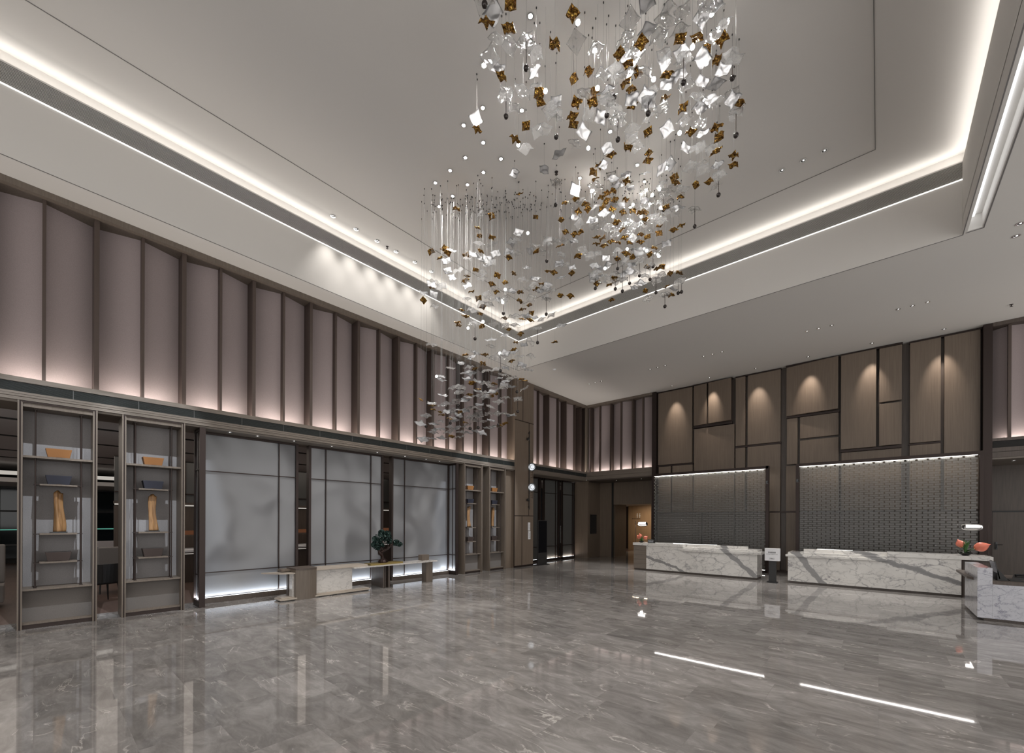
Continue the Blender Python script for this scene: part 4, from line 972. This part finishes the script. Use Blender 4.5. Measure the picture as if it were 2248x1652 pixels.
# leaf positions of the installation in centimetres (x y z), drops with the rod length
AMBER='''-323 362 779 -353 353 772 -352 391 797 -273 415 775 -305 425 772 -396 426 795 -342 524 833 -317 525 827 -320 547 817 -308 521 774 -377 488 796 -361 467 781 -324 504 770 -334 508 760 -341 523 763 -426 516 809 -482 462 800 -228 505 784 -250 489 773 -186 522 772 -171 541 780 -178 600 822 -148 563 779 -159 577 772 -256 551 804 -265 536 783 -286 596 835 -214 556 776 -237 606 798 -227 651 810 -155 673 788 -284 655 810 -220 663 777 -184 667 764 -272 574 786 -246 506 771 -315 531 789 -436 501 784 -562 659 854 -562 716 838 -493 713 798 -615 592 773 -661 642 803 -597 615 757 -631 650 837 -625 610 739 -615 688 758 -684 623 760 -516 762 809 -490 757 789 -492 784 810 -503 721 752 -495 779 756 -487 716 831 -482 748 855 -472 771 852 -458 759 829 -667 581 831 -535 681 735 -458 720 801 -314 645 796 -330 620 777 -306 710 825 -319 735 835 -186 672 733 -189 703 779 -377 666 815 -412 702 845 -404 694 823 -360 735 820 -415 759 840 -410 778 855 -416 740 821 -415 758 823 -417 799 850 -403 818 855 -436 781 833 -419 790 826 -417 833 843 -398 841 841 -366 805 802 -380 868 844 -408 787 793 -404 806 786 -285 774 811 -279 764 792 -297 839 821 -247 776 779 -339 916 813 -308 875 787 -343 848 772 -372 857 782 -447 777 774 -446 798 782 -470 814 789 -439 822 784 -426 770 744 -414 807 764 -404 838 775 -382 846 787 -390 865 784 -408 825 780 -397 808 734 -392 830 736 -437 849 759 -368 861 745 -386 892 741 -377 921 746 -359 902 735 -348 921 724 -331 929 723 -437 813 686 -450 856 723 -461 806 695 -397 906 698 -340 901 666 -361 932 704 -452 849 673 -366 881 768 -186 772 777 -170 709 743 -240 828 812 -367 836 805 -356 878 809 -326 842 814 -721 595 777 -672 561 732 -750 579 776 -693 559 728 -641 614 707 -694 635 724 -696 632 714 -613 649 701 -601 688 718 -635 654 694 -640 675 687 -599 659 685 -606 715 690 -586 747 703 -602 711 667 -596 737 667 -682 661 681 -665 622 674 -606 723 654 -591 736 646 -595 712 625 -562 696 607 -626 687 628 -635 710 614 -740 552 653 -697 625 645 -681 664 646 -704 619 618 -660 602 611 -666 655 611 -531 720 710 -548 763 733 -613 710 578 -533 747 569 -541 779 686 -514 779 675 -725 564 681 -715 631 619 -519 792 733 -614 728 603 -674 666 662 -562 736 701 -673 612 536 -677 670 535 -591 678 546 -638 725 547 -661 630 508 -665 624 477 -662 641 467 -677 697 468 -655 690 468 -619 738 504 -649 677 485 -734 575 421 -735 596 419 -740 603 416 -739 653 431 -712 602 403 -634 680 389 -652 719 404 -709 606 364 -802 592 459 -693 632 397 -695 646 462 -766 597 440 -679 679 558 -578 699 482'''
CLEAR='''-374 367 827 -391 410 830 -354 395 782 -342 414 791 -354 450 816 -409 418 824 -314 486 835 -299 514 837 -390 428 767 -392 468 805 -381 481 811 -408 467 791 -356 486 767 -365 514 785 -307 498 768 -345 572 817 -413 529 802 -389 517 783 -240 499 816 -244 492 789 -197 510 806 -203 517 803 -180 512 791 -206 578 847 -209 511 783 -245 524 800 -282 505 782 -282 540 815 -259 530 788 -243 549 794 -154 591 827 -158 566 793 -221 561 812 -212 610 838 -150 502 768 -199 579 769 -143 604 786 -256 603 817 -300 576 798 -291 564 767 -240 600 779 -216 623 764 -205 662 781 -189 601 764 -186 673 808 -170 695 826 -172 725 819 -270 624 802 -301 633 810 -284 523 760 -455 551 814 -480 677 844 -644 631 838 -586 675 776 -560 713 774 -542 731 777 -522 706 768 -537 755 794 -523 770 797 -498 720 732 -646 666 790 -567 740 776 -594 690 760 -620 602 749 -386 596 812 -463 734 787 -476 761 855 -484 785 766 -454 759 729 -614 633 722 -676 619 749 -297 624 788 -308 665 808 -225 725 800 -243 741 817 -206 724 785 -254 766 808 -227 730 774 -233 766 792 -395 742 854 -365 822 853 -277 789 791 -315 789 822 -325 827 833 -315 844 847 -350 872 855 -337 884 855 -419 723 833 -362 833 831 -391 848 851 -331 855 814 -320 877 820 -204 760 763 -224 809 782 -293 911 831 -404 836 819 -407 828 811 -374 834 799 -405 862 823 -360 865 824 -354 829 794 -334 838 790 -464 795 855 -472 809 823 -457 813 824 -435 804 804 -415 797 786 -409 785 766 -361 840 781 -389 812 780 -472 822 773 -438 848 772 -425 854 752 -378 836 725 -355 861 740 -457 790 710 -469 841 730 -435 799 695 -435 858 716 -439 842 724 -400 863 720 -397 905 731 -411 830 695 -368 892 703 -348 874 701 -317 897 686 -368 852 648 -348 895 665 -441 791 684 -387 813 739 -391 897 781 -663 582 701 -661 654 715 -626 617 698 -511 754 732 -569 680 689 -562 708 686 -597 728 699 -551 756 692 -747 588 709 -708 575 682 -674 617 660 -652 655 677 -617 634 648 -626 658 680 -638 703 683 -669 657 661 -662 673 666 -723 568 641 -582 725 673 -561 753 675 -684 642 648 -601 691 626 -529 730 620 -540 707 605 -693 655 625 -660 688 627 -611 671 601 -617 709 618 -567 722 599 -587 729 579 -627 698 697 -653 673 569 -680 630 517 -712 604 515 -670 673 518 -664 697 554 -614 670 534 -595 702 540 -629 734 533 -630 662 509 -567 700 503 -680 617 500 -678 681 494 -642 702 510 -641 723 508 -653 674 480 -610 669 471 -628 678 471 -730 627 481 -698 625 474 -689 611 459 -593 716 472 -679 651 458 -657 660 454 -608 713 450 -615 678 448 -621 664 437 -749 622 447 -705 657 437 -677 653 431 -639 657 428 -704 615 442 -772 585 416 -745 638 433 -678 659 421 -686 699 429 -648 690 421 -618 684 414 -699 654 414 -694 659 407 -687 663 415 -758 615 406 -698 600 402 -671 664 402 -718 658 399 -740 579 373 -721 586 379 -717 604 375 -704 624 376 -702 640 378 -707 627 366 -737 627 391 -689 612 473 -738 572 563 -590 736 549 -743 605 438'''
WHITE='''-349 362 787 -418 442 836 -367 462 810 -374 524 820 -477 456 808 -344 558 778 -205 468 783 -238 547 845 -156 563 827 -165 537 797 -274 553 841 -225 576 816 -209 593 832 -206 579 789 -221 570 779 -189 618 798 -174 569 779 -162 621 797 -187 673 835 -291 530 786 -259 541 760 -244 554 764 -248 572 770 -208 669 811 -161 660 786 -182 635 781 -236 610 754 -217 714 809 -314 555 781 -430 614 831 -470 623 831 -536 615 855 -454 705 834 -609 690 791 -628 660 759 -613 684 767 -661 642 754 -637 641 741 -636 600 732 -564 659 775 -505 778 792 -499 769 835 -582 723 776 -513 737 729 -463 780 819 -326 598 770 -363 653 800 -292 772 838 -293 735 807 -216 788 804 -239 699 788 -363 737 835 -379 719 825 -393 761 845 -319 724 806 -403 798 831 -430 816 855 -424 765 806 -459 784 819 -363 823 835 -294 819 786 -330 854 749 -375 821 735 -459 838 764 -382 797 855 -475 816 744 -467 826 739 -460 844 749 -393 827 718 -412 855 724 -392 869 696 -341 923 688 -417 890 705 -428 860 725 -396 890 778 -384 812 763 -473 811 715 -702 596 766 -708 590 743 -707 591 721 -726 620 727 -669 614 685 -725 542 659 -746 583 680 -639 644 731 -576 705 728 -569 722 709 -512 739 698 -510 729 719 -485 740 709 -559 751 701 -576 749 696 -613 697 688 -714 552 678 -650 693 680 -598 730 638 -646 666 579 -599 658 573 -542 784 620 -598 720 572 -577 730 628 -693 661 561 -666 624 533 -712 635 534 -603 664 538 -640 705 526 -584 698 517 -672 626 501 -670 614 484 -669 643 487 -631 675 493 -642 729 489 -683 659 471 -646 669 465 -765 625 470 -718 584 493 -722 585 487 -783 608 450 -719 662 465 -710 646 452 -700 684 448 -710 592 416 -737 646 436 -714 648 431 -723 638 419 -740 641 410 -640 659 398 -611 693 411 -759 560 391 -757 594 396 -759 600 385 -668 678 389 -648 679 389 -731 642 392 -713 667 389 -699 672 385 -654 645 371 -758 567 358 -748 581 361 -733 597 362 -615 703 555 -614 678 483'''
DROPS='''-346 419 800 34 -412 453 804 34 -362 509 783 34 -339 336 777 11 -195 561 788 32 -158 649 838 32 -290 551 830 38 -300 548 795 25 -243 561 761 15 -290 563 769 30 -158 670 771 31 -478 671 841 44 -534 718 773 41 -210 776 778 36 -284 884 814 35 -335 849 853 36 -431 838 767 37 -424 847 738 56 -423 880 739 26 -401 883 761 38 -441 847 708 15 -468 807 709 22 -380 890 738 28 -373 906 716 31 -332 927 702 24 -325 927 703 25 -344 883 661 25 -377 899 763 22 -611 666 653 27 -554 744 672 37 -658 627 604 32 -568 731 603 31 -655 705 563 40 -629 733 507 31 -600 702 447 27 -702 618 461 28 -669 666 466 7 -670 667 457 27 -761 576 413 24 -747 634 431 27 -679 633 407 25 -679 658 418 30 -628 670 413 24'''
GLOBES='''-279 437 789 -351 539 815 -344 458 765 -289 502 766 -181 552 784 -174 585 786 -267 565 835 -231 550 776 -222 623 749 -460 537 813 -368 610 803 -472 722 798 -556 681 782 -445 751 855 -295 761 825 -319 789 816 -339 804 824 -398 842 855 -338 843 820 -418 792 812 -383 850 827 -410 858 800 -402 824 753 -373 856 753 -356 878 745 -432 784 706 -593 652 665 -610 663 648 -646 639 609 -704 649 616 -765 608 509 -639 685 553'''
# ------------------------------------------------------------------ hanging glass installation
TOPZ = 8.80
def leaf_mesh(name, size, amp, th, mat, seed):
    r = random.Random(seed); n = 9; me = MB()
    ph = [r.random()*6.28 for _ in range(6)]; k1, k2 = 1.2+r.random()*.9, 1.2+r.random()*.9
    skew = r.uniform(-.12, .12); pull = [1+r.uniform(-.12, .16) for _ in range(4)]
    def P(u, v):
        x, y = u*size, v*size
        w = ((1+u)*(1+v)*pull[0] + (1-u)*(1+v)*pull[1] + (1-u)*(1-v)*pull[2] + (1+u)*(1-v)*pull[3])/4
        e = 1 - .06*(1-u*u)*(abs(v)**3) - .06*(1-v*v)*(abs(u)**3)
        x, y = x*w*e + skew*y, y*w*e + skew*x*.5
        z = amp*(math.sin(k1*2.2*u+ph[0])*math.cos(k2*2.0*v+ph[1]) + .5*math.sin(3.6*(u+v)+ph[2])*abs(u*v) + .35*math.sin(4*u+ph[3]))
        return x, y, z
    for s in (1, -1):
        for i in range(n):
            for j in range(n):
                u, v = -1+2*i/(n-1), -1+2*j/(n-1); x, y, z = P(u, v)
                rim = max(abs(u), abs(v)); t = th*(.55 if rim > .99 else (1.25 if rim > .74 else .8))
                me.v.append((x, y, z+s*t/2))
    q = n*n
    for i in range(n-1):
        for j in range(n-1):
            a = i*n+j; me.f.append((a, a+n, a+n+1, a+1)); me.f.append((q+a, q+a+1, q+a+n+1, q+a+n))
    for i in range(n-1):
        for a, b in ((i*n, (i+1)*n), ((i+1)*n+n-1, i*n+n-1), (i+1, i), ((n-1)*n+i, (n-1)*n+i+1)): me.f.append((a, q+a, q+b, b))
    m = bpy.data.meshes.new(name); m.from_pydata(me.v, [], me.f); m.materials.append(M[mat]); m.validate(); m.update()
    for p in m.polygons: p.use_smooth = True
    return m
LV = {'clear': [leaf_mesh('clear_glass_leaf', .092, .020, .008, 'clear', 10+i) for i in range(6)],
      'white': [leaf_mesh('white_glass_leaf', .088, .017, .005, 'white', 30+i) for i in range(5)],
      'amber': [leaf_mesh('amber_glass_leaf', .064, .017, .005, 'amber', 50+i) for i in range(5)]}
M['wire'] = simple('steel_wire', (.16, .16, .16), .5, .2)
wm_ = MB(); wm_.tube([(0, 0, 0), (0, 0, 1)], .0011, 4, False); wmo = bpy.data.meshes.new('suspension_wire'); wmo.from_pydata(wm_.v, [], wm_.f); wmo.materials.append(M['wire'])
cm_ = MB(); cm_.lathe([(0, 0), (.008, 0), (.008, -.020), (0, -.024)], 7); cmo = bpy.data.meshes.new('ceiling_cap'); cmo.from_pydata(cm_.v, [], cm_.f); cmo.materials.append(M['blackm'])
def hang(root, h):
    w = bpy.data.objects.new('suspension_wire', wmo); C.objects.link(w); w.parent = root; w.scale = (1, 1, h)
    c = bpy.data.objects.new('ceiling_cap', cmo); C.objects.link(c); c.parent = root; c.location = (0, 0, h)
def zone(x, y, z):
    p = Vector((x, y, z)); s = p.dot(R)/p.dot(F)
    side = 'fabric wall side' if s < -.10 else ('centre' if s < .14 else ('dense right half' if s < .36 else 'far right fringe'))
    tier = 'lowest tail' if z < 4.6 else 'lower tail' if z < 5.4 else 'waist' if z < 6.4 else 'middle cloud' if z < 7.2 else 'upper cloud' if z < 7.9 else 'topmost layer'
    return tier, side
rl = random.Random(21)
KW = {'clear': 'clear rippled leaf', 'white': 'opaque white leaf', 'amber': 'small amber leaf'}
for kind, data in (('clear', CLEAR), ('white', WHITE), ('amber', AMBER)):
    v = [int(a)/100 for a in data.split()]
    for i in range(0, len(v), 3):
        x, y, z = v[i:i+3]; tier, side = zone(x, y, z)
        r = bpy.data.objects.new(kind + '_glass_leaf', rl.choice(LV[kind])); C.objects.link(r)
        r.location = (x, y, z); r['category'] = 'glass leaf'
        r['label'] = '%s in the hanging installation: %s, %s' % (KW[kind], tier, side)
        r['group'] = '%s glass leaves of the %s %s' % (kind, tier, side)
        # the sheet is tilted on its wire through a child so that the wire stays plumb
        e = Euler((rl.gauss(0, .20), rl.gauss(0, .20), rl.random()*6.28)); s = rl.uniform(.9, 1.14)
        r.rotation_euler = e; r.scale = (s, s, s)
        w = bpy.data.objects.new('suspension_wire', wmo); C.objects.link(w); w.parent = r
        mi = (Matrix.Translation((x, y, z)) @ e.to_matrix().to_4x4() @ Matrix.Scale(s, 4)).inverted()
        w.matrix_parent_inverse = mi; w.location = (x, y, z); w.scale = (1, 1, TOPZ-z)
        c = bpy.data.objects.new('ceiling_cap', cmo); C.objects.link(c); c.parent = r; c.matrix_parent_inverse = mi; c.location = (x, y, TOPZ)
# drop weights: rod with a dark glass ball below the leaves
dm = MB(); dm.lathe([(0, -.040), (.016, -.037), (.030, -.024), (.036, -.004), (.034, .012), (.022, .028), (.008, .034), (0, .034)], 14)
M['ball'] = simple('smoked_ball', (.035, .028, .026), .12, .5)
me_ball = bpy.data.meshes.new('drop_ball'); me_ball.from_pydata(dm.v, [], dm.f); me_ball.materials.append(M['ball'])
for p in me_ball.polygons: p.use_smooth = True
rm = MB(); rm.tube([(0, 0, 0), (0, 0, 1)], .0055, 6); me_rod = bpy.data.meshes.new('drop_rod'); me_rod.from_pydata(rm.v, [], rm.f); me_rod.materials.append(M['bronze'])
v = [int(a)/100 for a in DROPS.split()]
for i in range(0, len(v), 4):
    x, y, z, dl = v[i:i+4]; tier, side = zone(x, y, z)
    r = bpy.data.objects.new('drop_pendant', None); C.objects.link(r); r.location = (x, y, z-dl); r.empty_display_size = .05; r['category'] = 'pendant'
    r['label'] = 'dark ball on a rod in the hanging installation: %s, %s' % (tier, side); r['group'] = 'ball pendants of the %s %s' % (tier, side)
    b = bpy.data.objects.new('ball', me_ball); C.objects.link(b); b.parent = r
    k = bpy.data.objects.new('rod', me_rod); C.objects.link(k); k.parent = r; k.location = (0, 0, .03); k.scale = (1, 1, max(.02, dl-.03))
    w = bpy.data.objects.new('suspension_wire', wmo); C.objects.link(w); w.parent = r; w.location = (0, 0, dl); w.scale = (1, 1, TOPZ-z)
    # its own clear collar leaf
    lf = bpy.data.objects.new('collar_leaf', rl.choice(LV['clear'])); C.objects.link(lf); lf.parent = r; lf.location = (0, 0, dl+.004); lf.rotation_euler = (rl.gauss(0, .12), rl.gauss(0, .12), rl.random()*6)
gm = MB(); gm.lathe([(0, -.028), (.014, -.024), (.024, -.014), (.028, 0), (.024, .014), (.014, .024), (0, .028)], 14); me_g = bpy.data.meshes.new('globe'); me_g.from_pydata(gm.v, [], gm.f); me_g.materials.append(M['globe'])
for p in me_g.polygons: p.use_smooth = True
v = [int(a)/100 for a in GLOBES.split()]
for i in range(0, len(v), 3):
    x, y, z = v[i:i+3]; tier, side = zone(x, y, z)
    r = bpy.data.objects.new('light_globe', None); C.objects.link(r); r.location = (x, y, z); r.empty_display_size = .05; r['category'] = 'lamp'
    r['label'] = 'glowing round lamp in the hanging installation: %s, %s' % (tier, side); r['group'] = 'glowing lamps of the %s %s' % (tier, side)
    b = bpy.data.objects.new('lamp_body', me_g); C.objects.link(b); b.parent = r
    w = bpy.data.objects.new('suspension_wire', wmo); C.objects.link(w); w.parent = r; w.scale = (1, 1, TOPZ-z)
# ceiling spots of the installation
sp = MB(); sp.lathe([(.030, 0), (.045, 0), (.045, -.012), (.030, -.012), (.030, 0)], 16); me_r = bpy.data.meshes.new('trim_ring'); me_r.from_pydata(sp.v, [], sp.f); me_r.materials.append(M['chrome'])
sp = MB(); sp.lathe([(0, -.010), (.020, -.009), (.030, 0), (0, 0)], 14); me_l = bpy.data.meshes.new('lens'); me_l.from_pydata(sp.v, [], sp.f); me_l.materials.append(M['star'])
for x, y in STARS:
    r = bpy.data.objects.new('ceiling_spot', None); C.objects.link(r); r.location = (x, y, TOPZ); r.empty_display_size = .05; r['category'] = 'spotlight'
    w = 'left of the hanging glass' if x < -5 else 'above the hanging glass'
    r['label'] = 'bright star-like ceiling spot ' + w; r['group'] = 'bright ceiling spots ' + w
    for n, me in (('trim_ring', me_r), ('lens', me_l)): o = bpy.data.objects.new(n, me); C.objects.link(o); o.parent = r

# ------------------------------------------------------------------ restaurant seen through the gaps
rw = sroot('wall_restaurant')
B(-26.2, -26, -10, 27, 0, 4.2).build('far_wall', 'slot', rw)
B(-26, -22.5, -10, 27, 3.05, 3.2).build('dropped_ceiling', 'ceil_dim', rw)
B(-22.6, -22.5, -10, 27, 3.3, 3.43).build('cove_led', 'cove_far', rw)
B(-27, -11.2, -10, 27, 3.72, 3.8).build('high_ceiling', 'ceil_dim', rw)
m = MB()
for x in (-12.6, -15.2, -18.4, -20.6): m.box(x, x+.09, -10, 27, 3.70, 3.722)
m.build('track_slot', 'slot', rw)
B(-14.6, -11.9, -2.7, -2.6, 0, 3.3).build('timber_screen', 'wood_dark', rw)
B(-26, -11, 26.8, 27, 0, 4).build('end_wall', 'wood_dark', rw); B(-26, -11, -10, -9.8, 0, 4).build('end_wall', 'wood_dark', rw)
w1 = sroot('window_1')
m = MB()
for k in range(22): yy = -9+k*1.15; m.box(-25.96, -25.88, yy, yy+.07, .2, 3.05)
for z in (.7, 2.05, 2.98): m.box(-25.96, -25.88, -9, 17, z, z+.07)
m.build('window_frame', 'blackm', w1); B(-25.99, -25.96, -9, 17, .2, 3.05).build('pane', 'night', w1)
B(-25.955, -25.94, -9, 17, 1.32, 1.36).build('city_light', 'city', w1)
LONG = (0, 1, 0)
area('restaurant_light', (-14.6, 2.0, 3.68), (16, 6), 170, WARM, (0, 0, -1)); area('restaurant_light', (-19.5, 3.0, 3.68), (16, 6), 105, WARM, (0, 0, -1))
def chair(label, loc, rz, seatmat, legmat, w=.46, arm=True):
    t = thing('dining_chair', label, 'chair', loc, rz)
    m = MB(); m.prism([(-w/2, -.24), (w/2, -.24), (w/2+.01, .22), (-w/2-.01, .22)], .40, .47); m.build('seat', seatmat, t, bevel=.02)
    m = MB(); n = 8
    for i in range(n):
        a0, a1 = -1+2*i/n, -1+2*(i+1)/n
        f = lambda a: (a*(w/2+.02), .27-.10*a*a)
        (xa, ya), (xb, yb) = f(a0), f(a1)
        m.hexa([(xa, ya-.03, .44), (xb, yb-.03, .44), (xb, yb+.02, .44), (xa, ya+.02, .44)], [(xa*1.02, ya+.03, .84), (xb*1.02, yb+.03, .84), (xb*1.02, yb+.07, .84), (xa*1.02, ya+.07, .84)])
    m.build('backrest', seatmat, t)
    for sx in (-1, 1):
        for sy in (-1, 1):
            g = MB(); g.tube([(sx*(w/2-.03), sy*.19, .41), (sx*(w/2+.01), sy*.24, 0)], [.020, .012], 8); g.build('leg', legmat, t)
    return t
chair('black upholstered dining chair seen between the two left display shelves', (-12.55, .95, 0), -1.2, 'blackm', 'blackm')
chair('brown leather dining chair at the very left edge behind the display shelf', (-12.3, -1.0, 0), -1.9, 'redwood', 'blackm')
t = thing('wing_chair', 'grey and blue wing chair behind the black dining chair', 'chair', (-14.2, 1.25, 0), -1.35)
m = MB(); m.box(-.32, .32, -.30, .25, .30, .46); m.build('seat', 'greycloth', t, bevel=.03)
m = MB(); m.hexa([(-.34, .22, .30), (.34, .22, .30), (.34, .34, .30), (-.34, .34, .30)], [(-.38, .30, 1.12), (.38, .30, 1.12), (.38, .42, 1.12), (-.38, .42, 1.12)]); m.build('backrest', 'greycloth', t, bevel=.03)
for s in (-1, 1): m = MB(); m.hexa([(s*.34-.03, -.1, .40), (s*.34+.03, -.1, .40), (s*.34+.03, .3, .40), (s*.34-.03, .3, .40)], [(s*.38-.03, .10, 1.12), (s*.38+.03, .10, 1.12), (s*.38+.03, .4, 1.12), (s*.38-.03, .4, 1.12)]); m.build('wing', 'bluecloth', t)
for sx in (-1, 1):
    for sy in (-1, 1): g = MB(); g.tube([(sx*.26, sy*.22, .31), (sx*.28, sy*.25, 0)], .016, 8); g.build('leg', 'blackm', t)
t = thing('lounge_chair', 'pale pink lounge chair beside the black dining chair', 'chair', (-13.8, 2.05, 0), -1.2)
m = MB(); m.box(-.36, .36, -.32, .3, .22, .42); m.build('seat', 'redwood', t, bevel=.03); m = MB(); m.box(-.36, .36, -.30, .28, .42, .52); m.build('seat_cushion', 'white_cloth', t, bevel=.03); m = MB(); m.box(-.38, .38, .26, .36, .3, .74); m.build('backrest', 'white_cloth', t, bevel=.03)
for sx in (-1, 1):
    for sy in (-1, 1): g = MB(); g.tube([(sx*.3, sy*.25, .23), (sx*.3, sy*.25, 0)], .016, 8); g.build('leg', 'blackm', t)
t = thing('banquette', 'long brown banquette with a pale back under the far windows', 'bench', (-20.5, 3.0, 0), 0)
B(-.35, .35, -3, 1.2, .12, .45).build('seat', 'redwood', t); B(-.35, -.15, -3, 1.2, .45, 1.0).build('backrest', 'white_cloth', t); B(-.3, .3, -2.9, 1.1, 0, .12).build('plinth', 'blackm', t)
t = thing('banquette', 'grey banquette at the very left edge behind the display shelf', 'bench', (-13.6, -1.2, 0), 0)
B(-.3, .35, -1.2, .8, .1, .45).build('seat', 'greycloth', t, bevel=.02); B(-.35, -.15, -1.2, .8, .45, 1.25).build('backrest', 'greycloth', t, bevel=.03)
t = thing('round_table', 'small round table with a pale top at the very left edge', 'table', (-12.9, -.95, 0))
m = MB(); m.lathe([(0, .70), (.36, .70), (.37, .715), (.36, .73), (0, .73)], 28); m.build('tabletop', 'white_cloth', t); m = MB(); m.lathe([(0, 0), (.2, 0), (.2, .02), (.03, .04), (.03, .70), (0, .70)], 16); m.build('pedestal', 'blackm', t)
# buffet bar seen through the slots between the screens
t = thing('buffet_bar', 'dark timber buffet bar with a white top and glowing shelf behind the screens', 'bar counter', (-15.2, 6.0, 0))
B(-.5, .5, -3.4, 5.2, 0, .86).build('bar_front', 'wood_dark', t); B(-.55, .62, -3.45, 5.25, .86, .92).build('bar_top', 'paper', t); B(-.45, .0, -3.4, 5.2, 1.28, 1.32).build('upper_shelf', 'wood_dark', t); B(-.40, -.3, -3.4, 5.2, 1.33, 1.45).build('heat_glow', 'orange', t); B(.505, .51, -3.3, 5.1, .80, .82).build('led_line', 'cove_far', t)
m = MB()
for yy in (-3.2, -1.2, .8, 2.8, 4.9): m.box(-.3, -.26, yy, yy+.04, .92, 1.28)
m.build('shelf_post', 'bronze', t)
B(-17.6, -17.4, 1.6, 14, 0, 2.2).build('back_bar', 'wood_dark', rw); B(-17.4, -17.38, 1.6, 14, 2.22, 2.26).build('bar_led', 'cove_far', rw); B(-17.7, -17.3, 1.6, 14, 2.26, 2.34).build('bar_shelf', 'wood_dark', rw)
m = MB(); 
for k in range(16): m.box(-17.42, -17.38, 1.7+k*.8, 1.74+k*.8, 2.34, 3.7)
m.box(-17.42, -17.38, 1.6, 14, 2.6, 2.64); m.build('bar_mullions', 'bronze', rw); B(-17.5, -17.44, 1.6, 14, 2.34, 3.7).build('bar_glass', 'frost_dark', rw)
t = thing('serving_cloche', 'white rounded dish cover on the buffet seen beside the first screen', 'dish cover', (-14.95, 4.35, .92))
m = MB(); m.lathe([(.20, 0), (.20, .06), (.17, .16), (.10, .24), (0, .27)], 20); m.build('cover', 'paper', t, smooth=True); m = MB(); m.lathe([(0, 0), (.22, 0), (.22, .012), (0, .012)], 20); m.build('plate', 'paper', t)
for yy, lab in ((8.4, 'nearer'), (8.9, 'farther')):
    pass
bpy.context.view_layer.update()
